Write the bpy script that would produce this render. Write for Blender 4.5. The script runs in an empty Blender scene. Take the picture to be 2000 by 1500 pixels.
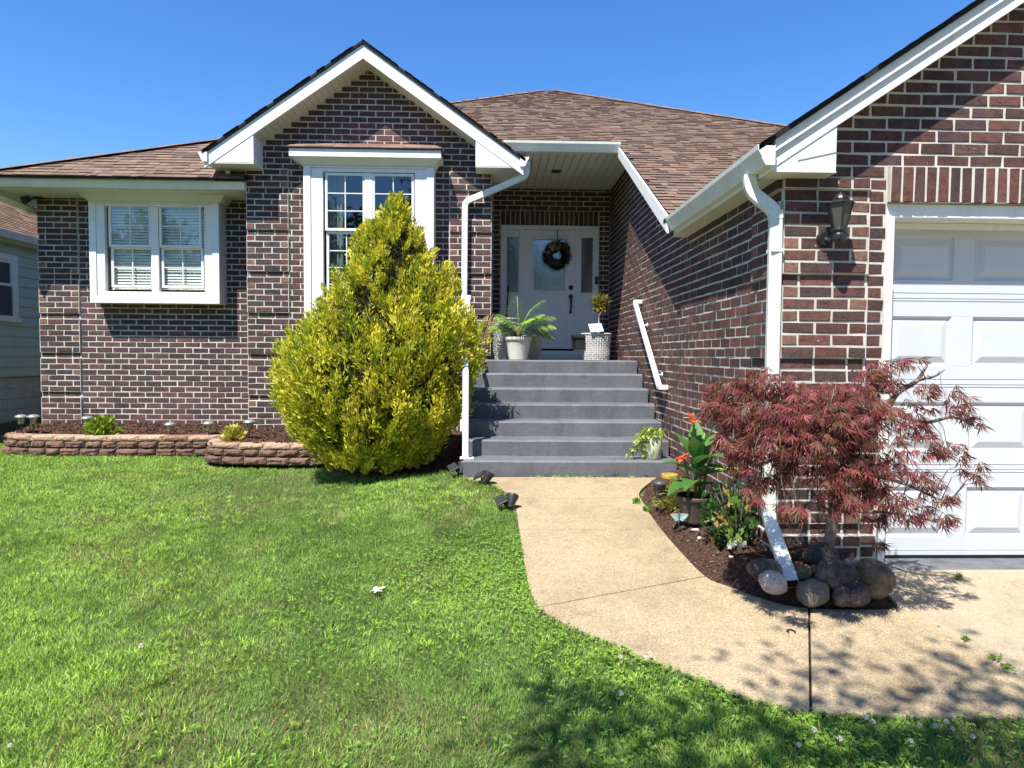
import bpy, bmesh, math, random
import numpy as np
from mathutils import Vector, Matrix, noise as mnoise

random.seed(7)
rng = np.random.default_rng(11)
scene = bpy.context.scene
COL = scene.collection

# ------------------------------------------------------------------ camera
FPX = 1300.0                       # focal length in pixels of a 2000 px wide frame
YAW, PITCH, ROLL = math.radians(1.7), math.radians(2.48), 0.007
CAM = Vector((0, 0, 1.5))
FW = Vector((math.sin(YAW) * math.cos(PITCH), math.cos(YAW) * math.cos(PITCH), -math.sin(PITCH)))
R0 = Vector((math.cos(YAW), -math.sin(YAW), 0))
U0 = R0.cross(FW)
RT = R0 * math.cos(ROLL) + U0 * math.sin(ROLL)
UP = U0 * math.cos(ROLL) - R0 * math.sin(ROLL)
cam_data = bpy.data.cameras.new("camera")
cam = bpy.data.objects.new("camera", cam_data)
COL.objects.link(cam)
cam_data.sensor_width = 36
cam_data.lens = 36 * FPX / 2000
cam_data.clip_start = 0.05
cam_data.clip_end = 2000
cam.matrix_world = Matrix(((RT.x, UP.x, -FW.x, CAM.x), (RT.y, UP.y, -FW.y, CAM.y), (RT.z, UP.z, -FW.z, CAM.z), (0, 0, 0, 1)))
scene.camera = cam

# ------------------------------------------------------------------ light
SUN_DIR = Vector((0.64, 1.0, -2.0)).normalized()      # direction the light travels
elev = math.asin(-SUN_DIR.z)
azim = math.atan2(-SUN_DIR.x, -SUN_DIR.y)
world = bpy.data.worlds.new("World")
scene.world = world
world.use_nodes = True
wn = world.node_tree
bg = wn.nodes["Background"]
sky = wn.nodes.new("ShaderNodeTexSky")
sky.sky_type = 'NISHITA'
sky.sun_disc = False
sky.sun_elevation = elev
sky.sun_rotation = azim
sky.altitude = 0
sky.air_density = 1.0
sky.dust_density = 0.2
sky.ozone_density = 4.0
hs = wn.nodes.new("ShaderNodeHueSaturation")
hs.inputs["Saturation"].default_value = 1.27
hs.inputs["Hue"].default_value = 0.507
hs.inputs["Value"].default_value = 1.0
wn.links.new(sky.outputs[0], hs.inputs["Color"])
wn.links.new(hs.outputs[0], bg.inputs[0])
bg.inputs[1].default_value = 0.112
sun_data = bpy.data.lights.new("sun", 'SUN')
sun_data.energy = 5.0
sun_data.angle = math.radians(0.53)
sun_data.color = (1.0, 0.955, 0.88)
sun = bpy.data.objects.new("sun", sun_data)
sun.rotation_euler = SUN_DIR.to_track_quat('-Z', 'Y').to_euler()
sun.location = (-6, -8, 20)
COL.objects.link(sun)
vs = scene.view_settings
vs.view_transform = 'Standard'
vs.look = 'None'
vs.exposure = 1.03
vs.gamma = 1.0
vs.use_curve_mapping = False

# ------------------------------------------------------------------ helpers: places
def ray(x, y):
    return FW + RT * ((x - 1000) / FPX) - UP * ((y - 750) / FPX)
def onY(x, y, Y):
    d = ray(x, y); return CAM + d * (Y / d.y)
def onX(x, y, X):
    d = ray(x, y); return CAM + d * (X / d.x)
def onPlane(x, y, fn):             # fn(p) > 0 above the surface
    d = ray(x, y); a, b = 0.2, 60.0
    s0 = fn(CAM + d * a)
    for _ in range(60):
        m = (a + b) / 2
        if (fn(CAM + d * m) > 0) == (s0 > 0): a = m
        else: b = m
    return CAM + d * a
def project(p):
    v = Vector(p) - CAM; k = v.dot(FW)
    return 1000 + FPX * v.dot(RT) / k, 750 - FPX * v.dot(UP) / k
def sstep(a, b, x):
    t = min(1, max(0, (x - a) / (b - a))); return t * t * (3 - 2 * t)
def ground(X, Y):
    drop = 0.01 * min(8.0, max(0.0, 1.2 - Y)); Y = max(Y, 1.2)
    gl = 0.03 + 0.042 * (min(Y, 12) - 2)
    gr = 0.2 + 0.095 * (min(Y, 6.3) - 3.95)
    w = sstep(-2.2, 0.0, X)
    return gl * (1 - w) + gr * w - drop
def gpt(x, y):
    return onPlane(x, y, lambda p: p.z - ground(p.x, p.y))

# ------------------------------------------------------------------ helpers: materials
MATS = {}
def principled(name, color, rough=0.6, spec=0.3):
    m = bpy.data.materials.new(name); m.use_nodes = True
    b = m.node_tree.nodes["Principled BSDF"]
    b.inputs["Base Color"].default_value = (*color, 1)
    b.inputs["Roughness"].default_value = rough
    b.inputs["Specular IOR Level"].default_value = spec
    MATS[name] = m
    return m, m.node_tree, b
def N(nt, typ, **kw):
    n = nt.nodes.new(typ)
    for k, v in kw.items(): setattr(n, k, v)
    return n
def coords(nt, scale=(1, 1, 1)):
    tc = N(nt, "ShaderNodeTexCoord"); mp = N(nt, "ShaderNodeMapping")
    mp.inputs["Scale"].default_value = scale
    nt.links.new(tc.outputs["Object"], mp.inputs[0]); return mp.outputs[0]
def noise(nt, scale, detail=4, rough=0.6, vec=None):
    n = N(nt, "ShaderNodeTexNoise"); n.inputs["Scale"].default_value = scale
    n.inputs["Detail"].default_value = detail; n.inputs["Roughness"].default_value = rough
    if vec: nt.links.new(vec, n.inputs["Vector"])
    return n.outputs["Fac"]
def ramp(nt, fac, stops):
    r = N(nt, "ShaderNodeValToRGB"); el = r.color_ramp.elements
    while len(el) < len(stops): el.new(0.5)
    for e, (p, c) in zip(el, stops):
        e.position = p; e.color = (*c, 1) if len(c) == 3 else c
    nt.links.new(fac, r.inputs[0]); return r.outputs[0]
def mul(nt, a, b, fac=1.0):
    m = N(nt, "ShaderNodeMix", data_type='RGBA', blend_type='MULTIPLY')
    m.inputs[0].default_value = fac
    nt.links.new(a, m.inputs[6]); nt.links.new(b, m.inputs[7]); return m.outputs[2]
def mix(nt, f, a, b):
    m = N(nt, "ShaderNodeMix", data_type='RGBA')
    nt.links.new(f, m.inputs[0])
    for s, i in ((a, 6), (b, 7)):
        if isinstance(s, tuple): m.inputs[i].default_value = (*s, 1)
        else: nt.links.new(s, m.inputs[i])
    return m.outputs[2]
def bump(nt, b, h, strength=0.4, dist=0.01):
    n = N(nt, "ShaderNodeBump"); n.inputs["Strength"].default_value = strength
    n.inputs["Distance"].default_value = dist
    nt.links.new(h, n.inputs["Height"]); nt.links.new(n.outputs[0], b.inputs["Normal"])
def attr(nt, name="tone"):
    a = N(nt, "ShaderNodeAttribute"); a.attribute_name = name; return a.outputs["Color"]
def simple(name, color, rough=0.5, spec=0.3, var=0.12, nscale=6.0, bscale=60.0, bstr=0.08, bdist=0.003, metal=0.0):
    m, nt, b = principled(name, color, rough, spec)
    v = coords(nt)
    f = noise(nt, nscale, 6, 0.65, v)
    lo = tuple(c * (1 - var) for c in color); hi = tuple(min(1, c * (1 + var * 0.6)) for c in color)
    nt.links.new(ramp(nt, f, [(0.3, lo), (0.7, hi)]), b.inputs["Base Color"])
    b.inputs["Metallic"].default_value = metal
    if bstr > 0: bump(nt, b, noise(nt, bscale, 3, 0.6, v), bstr, bdist)
    return m

# brick: colour of each brick from the mesh, grain, creases and lime specks from noise
m, nt, b = principled("brick", (0.1, 0.05, 0.05), 0.85, 0.2)
v = coords(nt)
c1 = mul(nt, attr(nt), ramp(nt, noise(nt, 26, 6, 0.7, v), [(0.25, (0.55, 0.55, 0.58)), (0.55, (1, 1, 1)), (0.8, (1.35, 1.25, 1.2))]))
vs_ = coords(nt, (1, 1, 2.2))
cr = noise(nt, 9, 3, 0.75, vs_)
crk = ramp(nt, cr, [(0.49, (1, 1, 1)), (0.5, (0.35, 0.33, 0.33)), (0.512, (1, 1, 1))])
c2 = mul(nt, c1, crk)
lime = ramp(nt, noise(nt, 34, 2, 0.5, v), [(0.73, (0, 0, 0)), (0.79, (1, 1, 1))])
c2 = mul(nt, c2, ramp(nt, noise(nt, 1.6, 7, 0.7, coords(nt, (1, 1, 0.5))), [(0.28, (0.72, 0.72, 0.74)), (0.5, (1, 1, 1)), (0.72, (1.15, 1.12, 1.1))]))
nt.links.new(mix(nt, lime, c2, (0.36, 0.33, 0.29)), b.inputs["Base Color"])
hm = N(nt, "ShaderNodeMath", operation='ADD')
nt.links.new(noise(nt, 70, 5, 0.7, v), hm.inputs[0]); nt.links.new(crk, hm.inputs[1])
bump(nt, b, hm.outputs[0], 0.7, 0.004)

m, nt, b = principled("mortar", (0.5, 0.46, 0.38), 0.95, 0.1)
v = coords(nt)
nt.links.new(ramp(nt, noise(nt, 5, 8, 0.7, v), [(0.25, (0.4, 0.375, 0.325)), (0.7, (0.6, 0.57, 0.51))]), b.inputs["Base Color"])
bump(nt, b, noise(nt, 120, 4, 0.7, v), 0.6, 0.004)

for nm, cl, rg in (("white_trim", (0.77, 0.77, 0.755), 0.42), ("white_vinyl", (0.75, 0.75, 0.73), 0.45)):
    m, nt, b = principled(nm, cl, rg, 0.4)
    v = coords(nt)
    soft = ramp(nt, noise(nt, 2.5, 7, 0.7, v), [(0.3, tuple(c * 0.93 for c in cl)), (0.65, tuple(c * 1.02 for c in cl))])
    streak = ramp(nt, noise(nt, 26, 6, 0.8, coords(nt, (1, 1, 0.12))), [(0.3, (0.84, 0.83, 0.78)), (0.5, (1, 1, 1))])
    spots_ = ramp(nt, noise(nt, 75, 3, 0.5, v), [(0.24, (0.7, 0.68, 0.62)), (0.3, (1, 1, 1))])
    nt.links.new(mul(nt, mul(nt, soft, streak), spots_), b.inputs["Base Color"])
    bump(nt, b, noise(nt, 7, 4, 0.6, v), 0.08, 0.01)
simple("soffit", (0.66, 0.66, 0.59), 0.6, 0.3, 0.12, 2.5, 40, 0.06, 0.004)
m, nt, b = principled("gutter", (0.7, 0.71, 0.69), 0.38, 0.45)
v = coords(nt, (1, 1, 1))
nt.links.new(mul(nt, ramp(nt, noise(nt, 3, 6, 0.7, v), [(0.3, (0.62, 0.64, 0.58)), (0.65, (0.76, 0.77, 0.75))]),
                 ramp(nt, noise(nt, 30, 5, 0.75, coords(nt, (3, 3, .4))), [(0.3, (0.82, 0.83, 0.76)), (0.6, (1, 1, 1))])), b.inputs["Base Color"])
bump(nt, b, noise(nt, 9, 3, 0.5, v), 0.06, 0.01)
simple("garage_paint", (0.53, 0.55, 0.575), 0.45, 0.4, 0.06, 1.6, 180, 0.1, 0.001)
simple("door_paint", (0.82, 0.82, 0.8), 0.4, 0.4, 0.04, 2, 60, 0.03, 0.002)
simple("black_metal", (0.018, 0.018, 0.02), 0.35, 0.5, 0.3, 12, 50, 0.05)
simple("black_plastic", (0.022, 0.022, 0.023), 0.45, 0.45, 0.35, 14, 80, 0.1)
simple("bronze_metal", (0.05, 0.042, 0.045), 0.45, 0.5, 0.3, 12, 50, 0.05)
simple("steel", (0.62, 0.62, 0.6), 0.28, 0.5, 0.12, 10, 30, 0.03, metal=0.75)
simple("rail_paint", (0.8, 0.8, 0.8), 0.4, 0.4, 0.05, 5, 30, 0.04)
simple("dark_room", (0.03, 0.032, 0.03), 0.9, 0.1, 0.3, 2, 5, 0)
simple("blind", (0.86, 0.87, 0.78), 0.55, 0.3, 0.06, 3, 20, 0.02)
simple("curtain", (0.17, 0.21, 0.185), 0.9, 0.1, 0.15, 5, 60, 0.2)
simple("flashing", (0.02, 0.018, 0.017), 0.85, 0.2, 0.3, 10, 60, 0.3)
m, nt, b = principled("paint_grey", (0.12, 0.125, 0.14), 0.6, 0.3)
v = coords(nt)
base = ramp(nt, noise(nt, 2.6, 8, 0.7, v), [(0.25, (0.1, 0.105, 0.118)), (0.5, (0.125, 0.13, 0.146)), (0.75, (0.155, 0.16, 0.176))])
scuff = ramp(nt, noise(nt, 11, 8, 0.75, coords(nt, (0.6, 1, 2.5))), [(0.6, (0, 0, 0)), (0.72, (0.6, 0.6, 0.6))])
chip = ramp(nt, noise(nt, 34, 3, 0.5, v), [(0.735, (0, 0, 0)), (0.76, (1, 1, 1))])
dirt = ramp(nt, noise(nt, 5, 6, 0.8, coords(nt, (1, 1, 0.35))), [(0.3, (0.7, 0.69, 0.66)), (0.55, (1, 1, 1))])
c1 = mix(nt, scuff, mul(nt, base, dirt), (0.22, 0.222, 0.225))
nt.links.new(mix(nt, chip, c1, (0.3, 0.28, 0.25)), b.inputs["Base Color"])
bump(nt, b, noise(nt, 24, 6, 0.7, v), 0.5, 0.008)
simple("steps_top", (0.2, 0.205, 0.215), 0.7, 0.25, 0.3, 4, 40, 0.35, 0.006)
simple("curb_grey", (0.12, 0.125, 0.135), 0.7, 0.3, 0.35, 9, 40, 0.3, 0.006)
simple("white_pot", (0.62, 0.61, 0.55), 0.45, 0.35, 0.1, 8, 40, 0.06)
simple("wicker", (0.5, 0.49, 0.47), 0.7, 0.2, 0.2, 30, 90, 0.3)
simple("brown_pot", (0.07, 0.05, 0.042), 0.5, 0.35, 0.25, 7, 50, 0.1)
simple("green_pot", (0.5, 0.54, 0.36), 0.4, 0.4, 0.1, 6, 40, 0.05)
simple("grey_leaf_print", (0.17, 0.19, 0.16), 0.5, 0.3, 0.1)
simple("yellow_pot", (0.42, 0.28, 0.05), 0.45, 0.4, 0.15, 10, 40, 0.1)
simple("soil", (0.035, 0.024, 0.018), 0.95, 0.1, 0.5, 30, 90, 0.8, 0.01)
simple("bark", (0.13, 0.1, 0.075), 0.9, 0.1, 0.4, 18, 50, 0.8, 0.01)
simple("maple_bark", (0.2, 0.17, 0.14), 0.85, 0.15, 0.35, 25, 60, 0.5, 0.006)
simple("paper", (0.5, 0.54, 0.64), 0.6, 0.2, 0.05)
simple("petal_white", (0.75, 0.74, 0.68), 0.7, 0.2, 0.1)
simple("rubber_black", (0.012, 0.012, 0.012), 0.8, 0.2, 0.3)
simple("teal_ceramic", (0.14, 0.27, 0.26), 0.35, 0.5, 0.5, 40)
simple("foundation_paint", (0.5, 0.5, 0.46), 0.85, 0.15, 0.2, 6, 30, 0.5, 0.01)
simple("mint_siding", (0.42, 0.52, 0.46), 0.6, 0.3, 0.08, 2, 14, 0.06)
simple("amber_glass", (0.28, 0.25, 0.17), 0.2, 0.5, 0.25, 30)
simple("frosted_glass", (0.085, 0.083, 0.07), 0.25, 0.5, 0.15, 20)
simple("lawn_soil", (0.085, 0.11, 0.035), 0.95, 0.1, 0.5, 8, 70, 0.6, 0.02)

# walk: exposed aggregate; driveway: finer and paler
def aggregate(name, base, dark, light, sc):
    m, nt, b = principled(name, base, 0.9, 0.15)
    v = coords(nt)
    vo = N(nt, "ShaderNodeTexVoronoi"); vo.inputs["Scale"].default_value = sc
    nt.links.new(v, vo.inputs["Vector"])
    sep = N(nt, "ShaderNodeSeparateColor"); nt.links.new(vo.outputs["Color"], sep.inputs[0])
    peb = ramp(nt, sep.outputs[0], [(0.0, dark), (0.3, base), (0.7, light), (1.0, tuple(min(1, c * 1.25) for c in light))])
    st = ramp(nt, noise(nt, 1.3, 8, 0.7, v), [(0.25, (0.62, 0.58, 0.55)), (0.5, (0.97, 0.97, 0.97)), (0.75, (1.1, 1.09, 1.08))])
    st2 = ramp(nt, noise(nt, 7, 6, 0.75, v), [(0.25, (0.7, 0.67, 0.64)), (0.48, (1, 1, 1))])
    nt.links.new(mul(nt, mul(nt, peb, st), st2), b.inputs["Base Color"])
    bump(nt, b, vo.outputs["Distance"], 0.6, 0.004)
aggregate("walk_aggregate", (0.32, 0.25, 0.152), (0.235, 0.175, 0.1), (0.365, 0.295, 0.19), 190)
aggregate("drive_concrete", (0.33, 0.27, 0.185), (0.28, 0.225, 0.148), (0.36, 0.3, 0.215), 240)

m, nt, b = principled("mulch", (0.06, 0.035, 0.025), 0.95, 0.1)
v = coords(nt)
nt.links.new(ramp(nt, noise(nt, 45, 6, 0.75, v), [(0.25, (0.03, 0.017, 0.013)), (0.5, (0.085, 0.048, 0.034)), (0.75, (0.17, 0.1, 0.075))]), b.inputs["Base Color"])
bump(nt, b, noise(nt, 60, 6, 0.8, v), 1.0, 0.02)

# shingles / bits with their own colour in the mesh
def toned(name, rough=0.9, spec=0.15, n1=40, lo=0.7, hi=1.25, bstr=0.5, bdist=0.004, bs=150, trans=0.0, sheen=None):
    m, nt, b = principled(name, (0.3, 0.3, 0.3), rough, spec)
    v = coords(nt)
    c = mul(nt, attr(nt), ramp(nt, noise(nt, n1, 5, 0.7, v), [(0.3, (lo,) * 3), (0.7, (hi,) * 3)]))
    nt.links.new(c, b.inputs["Base Color"])
    if bstr: bump(nt, b, noise(nt, bs, 3, 0.6, v), bstr, bdist)
    if trans:
        t = N(nt, "ShaderNodeBsdfTranslucent"); nt.links.new(c, t.inputs[0])
        mx = N(nt, "ShaderNodeMixShader"); mx.inputs[0].default_value = trans
        out = nt.nodes["Material Output"]
        nt.links.new(b.outputs[0], mx.inputs[1]); nt.links.new(t.outputs[0], mx.inputs[2])
        nt.links.new(mx.outputs[0], out.inputs[0])
    return m
toned("shingle", 0.95, 0.1, 60, 0.75, 1.25, 0.6, 0.004, 200)
toned("stone", 0.95, 0.1, 30, 0.6, 1.3, 1.0, 0.012, 45)
toned("chip", 0.95, 0.1, 60, 0.7, 1.2, 0)
toned("leaf", 0.5, 0.3, 25, 0.8, 1.15, 0, trans=0.3)
toned("grass", 0.55, 0.25, 10, 0.85, 1.1, 0, trans=0.35)
toned("flower", 0.5, 0.3, 40, 0.85, 1.1, 0, trans=0.2)
# rock: mottled with dark streaks
def rockmat(name, a, bcol, c):
    m, nt, b = principled(name, a, 0.8, 0.25)
    v = coords(nt)
    base = ramp(nt, noise(nt, 7, 8, 0.75, v), [(0.38, a), (0.5, bcol), (0.64, c)])
    sp = ramp(nt, noise(nt, 90, 3, 0.6, v), [(0.3, (0.7, 0.7, 0.7)), (0.6, (1.1, 1.1, 1.1))])
    nt.links.new(mul(nt, base, sp), b.inputs["Base Color"])
    bump(nt, b, noise(nt, 22, 8, 0.75, v), 0.9, 0.02)
rockmat("rock_grey", (0.13, 0.115, 0.09), (0.165, 0.145, 0.115), (0.2, 0.175, 0.14))
rockmat("rock_red", (0.04, 0.03, 0.03), (0.17, 0.11, 0.095), (0.32, 0.22, 0.18))
rockmat("rock_olive", (0.06, 0.05, 0.035), (0.13, 0.1, 0.065), (0.25, 0.19, 0.13))
rockmat("rock_pink", (0.28, 0.21, 0.19), (0.4, 0.33, 0.3), (0.5, 0.44, 0.4))
rockmat("rock_dark", (0.035, 0.03, 0.028), (0.1, 0.08, 0.07), (0.26, 0.2, 0.165))

# window glass: reflects by angle, else lets light through
m = bpy.data.materials.new("glass"); m.use_nodes = True; MATS["glass"] = m
nt = m.node_tree; nt.nodes.remove(nt.nodes["Principled BSDF"])
gl = N(nt, "ShaderNodeBsdfGlossy"); gl.inputs["Roughness"].default_value = 0.015
gl.inputs["Color"].default_value = (0.9, 0.95, 1, 1)
tr = N(nt, "ShaderNodeBsdfTransparent"); tr.inputs[0].default_value = (0.9, 0.94, 0.92, 1)
lwt = N(nt, "ShaderNodeLayerWeight"); lwt.inputs[0].default_value = 0.5
pw = N(nt, "ShaderNodeMath", operation='POWER'); pw.inputs[1].default_value = 4.0; nt.links.new(lwt.outputs["Facing"], pw.inputs[0])
lw = N(nt, "ShaderNodeMath", operation='MULTIPLY_ADD'); lw.inputs[1].default_value = 0.75; lw.inputs[2].default_value = 0.1; nt.links.new(pw.outputs[0], lw.inputs[0])
mx = N(nt, "ShaderNodeMixShader")
bn = N(nt, "ShaderNodeBump"); bn.inputs["Strength"].default_value = 0.05; bn.inputs["Distance"].default_value = 0.01
nt.links.new(noise(nt, 1.5, 2, 0.5, coords(nt)), bn.inputs["Height"]); nt.links.new(bn.outputs[0], gl.inputs["Normal"])
nt.links.new(lw.outputs[0], mx.inputs[0]); nt.links.new(tr.outputs[0], mx.inputs[1]); nt.links.new(gl.outputs[0], mx.inputs[2])
nt.links.new(mx.outputs[0], nt.nodes["Material Output"].inputs[0])
# leaded decorative glass of the entrance
m = bpy.data.materials.new("leaded_glass"); m.use_nodes = True; MATS["leaded_glass"] = m
nt = m.node_tree; b = nt.nodes["Principled BSDF"]
b.inputs["Base Color"].default_value = (0.07, 0.085, 0.09, 1); b.inputs["Roughness"].default_value = 0.06
b.inputs["Specular IOR Level"].default_value = 1.0; b.inputs["IOR"].default_value = 1.9
bump(nt, b, noise(nt, 22, 3, 0.6, coords(nt)), 0.12, 0.01)

# ------------------------------------------------------------------ helpers: meshes
class MB:
    def __init__(s): s.v = []; s.f = []; s.c = []
    def quadset(s, vs, fs, col=None):
        o = len(s.v); s.v += [tuple(p) for p in vs]; s.f += [tuple(i + o for i in f) for f in fs]
        if col is not None: s.c += [col] * len(fs)
    def box(s, x0, x1, y0, y1, z0, z1, col=None):
        s.quadset([(x0, y0, z0), (x1, y0, z0), (x1, y1, z0), (x0, y1, z0), (x0, y0, z1), (x1, y0, z1), (x1, y1, z1), (x0, y1, z1)],
                  [(0, 3, 2, 1), (4, 5, 6, 7), (0, 1, 5, 4), (1, 2, 6, 5), (2, 3, 7, 6), (3, 0, 4, 7)], col)
    def obox(s, c, ax, ay, az, col=None):       # oriented box, half-axis vectors
        c, ax, ay, az = Vector(c), Vector(ax), Vector(ay), Vector(az)
        vs = [c + ax * i + ay * j + az * k for k in (-1, 1) for j, i in ((-1, -1), (-1, 1), (1, 1), (1, -1))]
        s.quadset(vs, [(0, 3, 2, 1), (4, 5, 6, 7), (0, 1, 5, 4), (1, 2, 6, 5), (2, 3, 7, 6), (3, 0, 4, 7)], col)
    def prism(s, poly, vec, col=None):          # closed polygon (3d points) pushed along vec
        n = len(poly); vec = Vector(vec)
        a = [Vector(p) for p in poly]; b2 = [p + vec for p in a]
        fs = [tuple(range(n - 1, -1, -1)), tuple(range(n, 2 * n))]
        fs += [(i, (i + 1) % n, n + (i + 1) % n, n + i) for i in range(n)]
        s.quadset(a + b2, fs, col)
    def lathe(s, prof, c=(0, 0, 0), n=20, col=None, cap=True):
        cx, cy, cz = c; vs = []; fs = []
        for r, z in prof:
            for k in range(n):
                a = 2 * math.pi * k / n; vs.append((cx + r * math.cos(a), cy + r * math.sin(a), cz + z))
        for i in range(len(prof) - 1):
            for k in range(n):
                k2 = (k + 1) % n; fs.append((i * n + k, i * n + k2, (i + 1) * n + k2, (i + 1) * n + k))
        if cap:
            fs.append(tuple(range(n - 1, -1, -1))); fs.append(tuple((len(prof) - 1) * n + k for k in range(n)))
        s.quadset(vs, fs, col)
    def tube(s, pts, rad, n=8, col=None, prof=None, side=None):
        pts = [Vector(p) for p in pts]; vs = []; fs = []
        rads = rad if isinstance(rad, (list, tuple)) else [rad] * len(pts)
        ref = Vector(side) if side else None
        m = len(prof) if prof else n
        for i, p in enumerate(pts):
            t = (pts[min(i + 1, len(pts) - 1)] - pts[max(i - 1, 0)]).normalized()
            r0 = ref if ref else (Vector((0, 0, 1)) if abs(t.z) < 0.9 else Vector((1, 0, 0)))
            e1 = (r0 - t * r0.dot(t)).normalized(); e2 = t.cross(e1)
            if not side: ref = e1
            for k in range(m):
                if prof: q = p + e1 * prof[k][0] + e2 * prof[k][1]
                else:
                    a = 2 * math.pi * k / n; q = p + (e1 * math.cos(a) + e2 * math.sin(a)) * rads[i]
                vs.append(q)
        for i in range(len(pts) - 1):
            for k in range(m):
                k2 = (k + 1) % m; fs.append((i * m + k, i * m + k2, (i + 1) * m + k2, (i + 1) * m + k))
        fs.append(tuple(range(m - 1, -1, -1))); fs.append(tuple((len(pts) - 1) * m + k for k in range(m)))
        s.quadset(vs, fs, col)
    def build(s, name, mat, parent=None, smooth=False, bevel=0.0, kind=None, label=None):
        me = bpy.data.meshes.new(name)
        me.from_pydata(s.v, [], s.f)
        if s.c:
            a = me.attributes.new("tone", 'FLOAT_COLOR', 'FACE')
            a.data.foreach_set("color", np.array([(*c, 1) for c in s.c], dtype=np.float32).ravel())
        bm = bmesh.new(); bm.from_mesh(me); bmesh.ops.recalc_face_normals(bm, faces=bm.faces); bm.to_mesh(me); bm.free()
        return link(name, me, mat, parent, smooth, bevel, kind, label)

def link(name, me, mat, parent=None, smooth=False, bevel=0.0, kind=None, label=None):
    me.materials.clear(); me.materials.append(MATS[mat])
    if smooth: me.polygons.foreach_set("use_smooth", [True] * len(me.polygons))
    o = bpy.data.objects.new(name, me); COL.objects.link(o)
    if parent:
        o.parent = parent; o.matrix_parent_inverse = parent_world(parent).inverted()
    if bevel:
        bv = o.modifiers.new("bevel", 'BEVEL'); bv.width = bevel; bv.segments = 2; bv.limit_method = 'ANGLE'
    if kind: o["kind"] = kind
    if label: o["label"] = label
    return o
def parent_world(p):
    if p.parent: return parent_world(p.parent) @ p.matrix_parent_inverse @ p.matrix_basis
    return p.matrix_basis.copy() if p.type != 'EMPTY' else Matrix.Translation(p.location)
def thing(name, label, cat, loc=(0, 0, 0), group=None):
    o = bpy.data.objects.new(name, None); COL.objects.link(o); o.location = loc
    o.empty_display_size = 0.1
    return tag(o, label, cat, group)
def tag(o, label, cat, group=None):
    o["label"] = label; o["category"] = cat
    if group: o["group"] = group
    return o
def copy_thing(root, loc, label, rz=0.0, scale=1.0):
    c = root.copy(); COL.objects.link(c); c.location = loc; c.rotation_euler = (0, 0, rz); c.scale = (scale,) * 3
    c["label"] = label
    for ch in list(root.children):
        k = ch.copy(); COL.objects.link(k); k.parent = c
        for g in list(ch.children):
            q = g.copy(); COL.objects.link(q); q.parent = k
    return c
def big_mesh(name, V, F, colors, mat, parent=None, kind=None):     # numpy mesh of equal polygons, colour per face
    me = bpy.data.meshes.new(name); nf, k = F.shape
    me.vertices.add(len(V)); me.vertices.foreach_set("co", V.astype(np.float32).ravel())
    me.loops.add(nf * k); me.loops.foreach_set("vertex_index", F.astype(np.int32).ravel())
    me.polygons.add(nf)
    me.polygons.foreach_set("loop_start", np.arange(0, nf * k, k, dtype=np.int32))
    me.polygons.foreach_set("loop_total", np.full(nf, k, dtype=np.int32))
    me.update(calc_edges=True)
    a = me.attributes.new("tone", 'FLOAT_COLOR', 'FACE')
    a.data.foreach_set("color", np.hstack([colors, np.ones((nf, 1))]).astype(np.float32).ravel())
    return link(name, me, mat, parent, kind=kind)
def unit(a): return a / np.maximum(np.linalg.norm(a, axis=1, keepdims=True), 1e-9)
def leaf_quads(P, D, S, L, W, fold=0.15):
    """P base points, D directions, S side vectors; lengths and widths; returns diamond leaves V, F"""
    n = len(P); D = unit(D); S = unit(S - D * (S * D).sum(1, keepdims=True)); Nn = np.cross(D, S)
    L = np.broadcast_to(np.asarray(L, float), (n,))[:, None]; W = np.broadcast_to(np.asarray(W, float), (n,))[:, None]
    V = np.stack([P, P + D * L * 0.45 + S * W * 0.5 + Nn * W * fold, P + D * L, P + D * L * 0.45 - S * W * 0.5 + Nn * W * fold], 1).reshape(-1, 3)
    return V, np.arange(4 * n).reshape(n, 4)
def rand_dirs(n): return unit(rng.normal(size=(n, 3)))

# ================================================================== THE SETTING
YG, YL, YA, YB, XS = 3.95, 8.7, 8.2, 9.83, 1.717      # garage front, left wall, gable wall, door wall, garage side wall
PORCH = 1.445
RISE, TREAD = 0.15, 0.29

def poly_inside(P, poly):
    x, y = P[:, 0], P[:, 1]; ins = np.zeros(len(P), bool); j = len(poly) - 1
    for i in range(len(poly)):
        xi, yi = poly[i]; xj, yj = poly[j]
        c = ((yi > y) != (yj > y)) & (x < (xj - xi) * (y - yi) / (yj - yi + 1e-12) + xi)
        ins ^= c; j = i
    return ins
def smooth_path(pts, n=6):
    out = []; P = [Vector(p) for p in pts]
    for i in range(len(P) - 1):
        p0, p1, p2, p3 = P[max(i - 1, 0)], P[i], P[i + 1], P[min(i + 2, len(P) - 1)]
        for k in range(n):
            t = k / n
            out.append(0.5 * ((2 * p1) + (p2 - p0) * t + (2 * p0 - 5 * p1 + 4 * p2 - p3) * t * t + (3 * p1 - p0 - 3 * p2 + p3) * t ** 3))
    return out + [P[-1]]
def gxy(pts): return [gpt(x, y).xy for x, y in pts]

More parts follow.
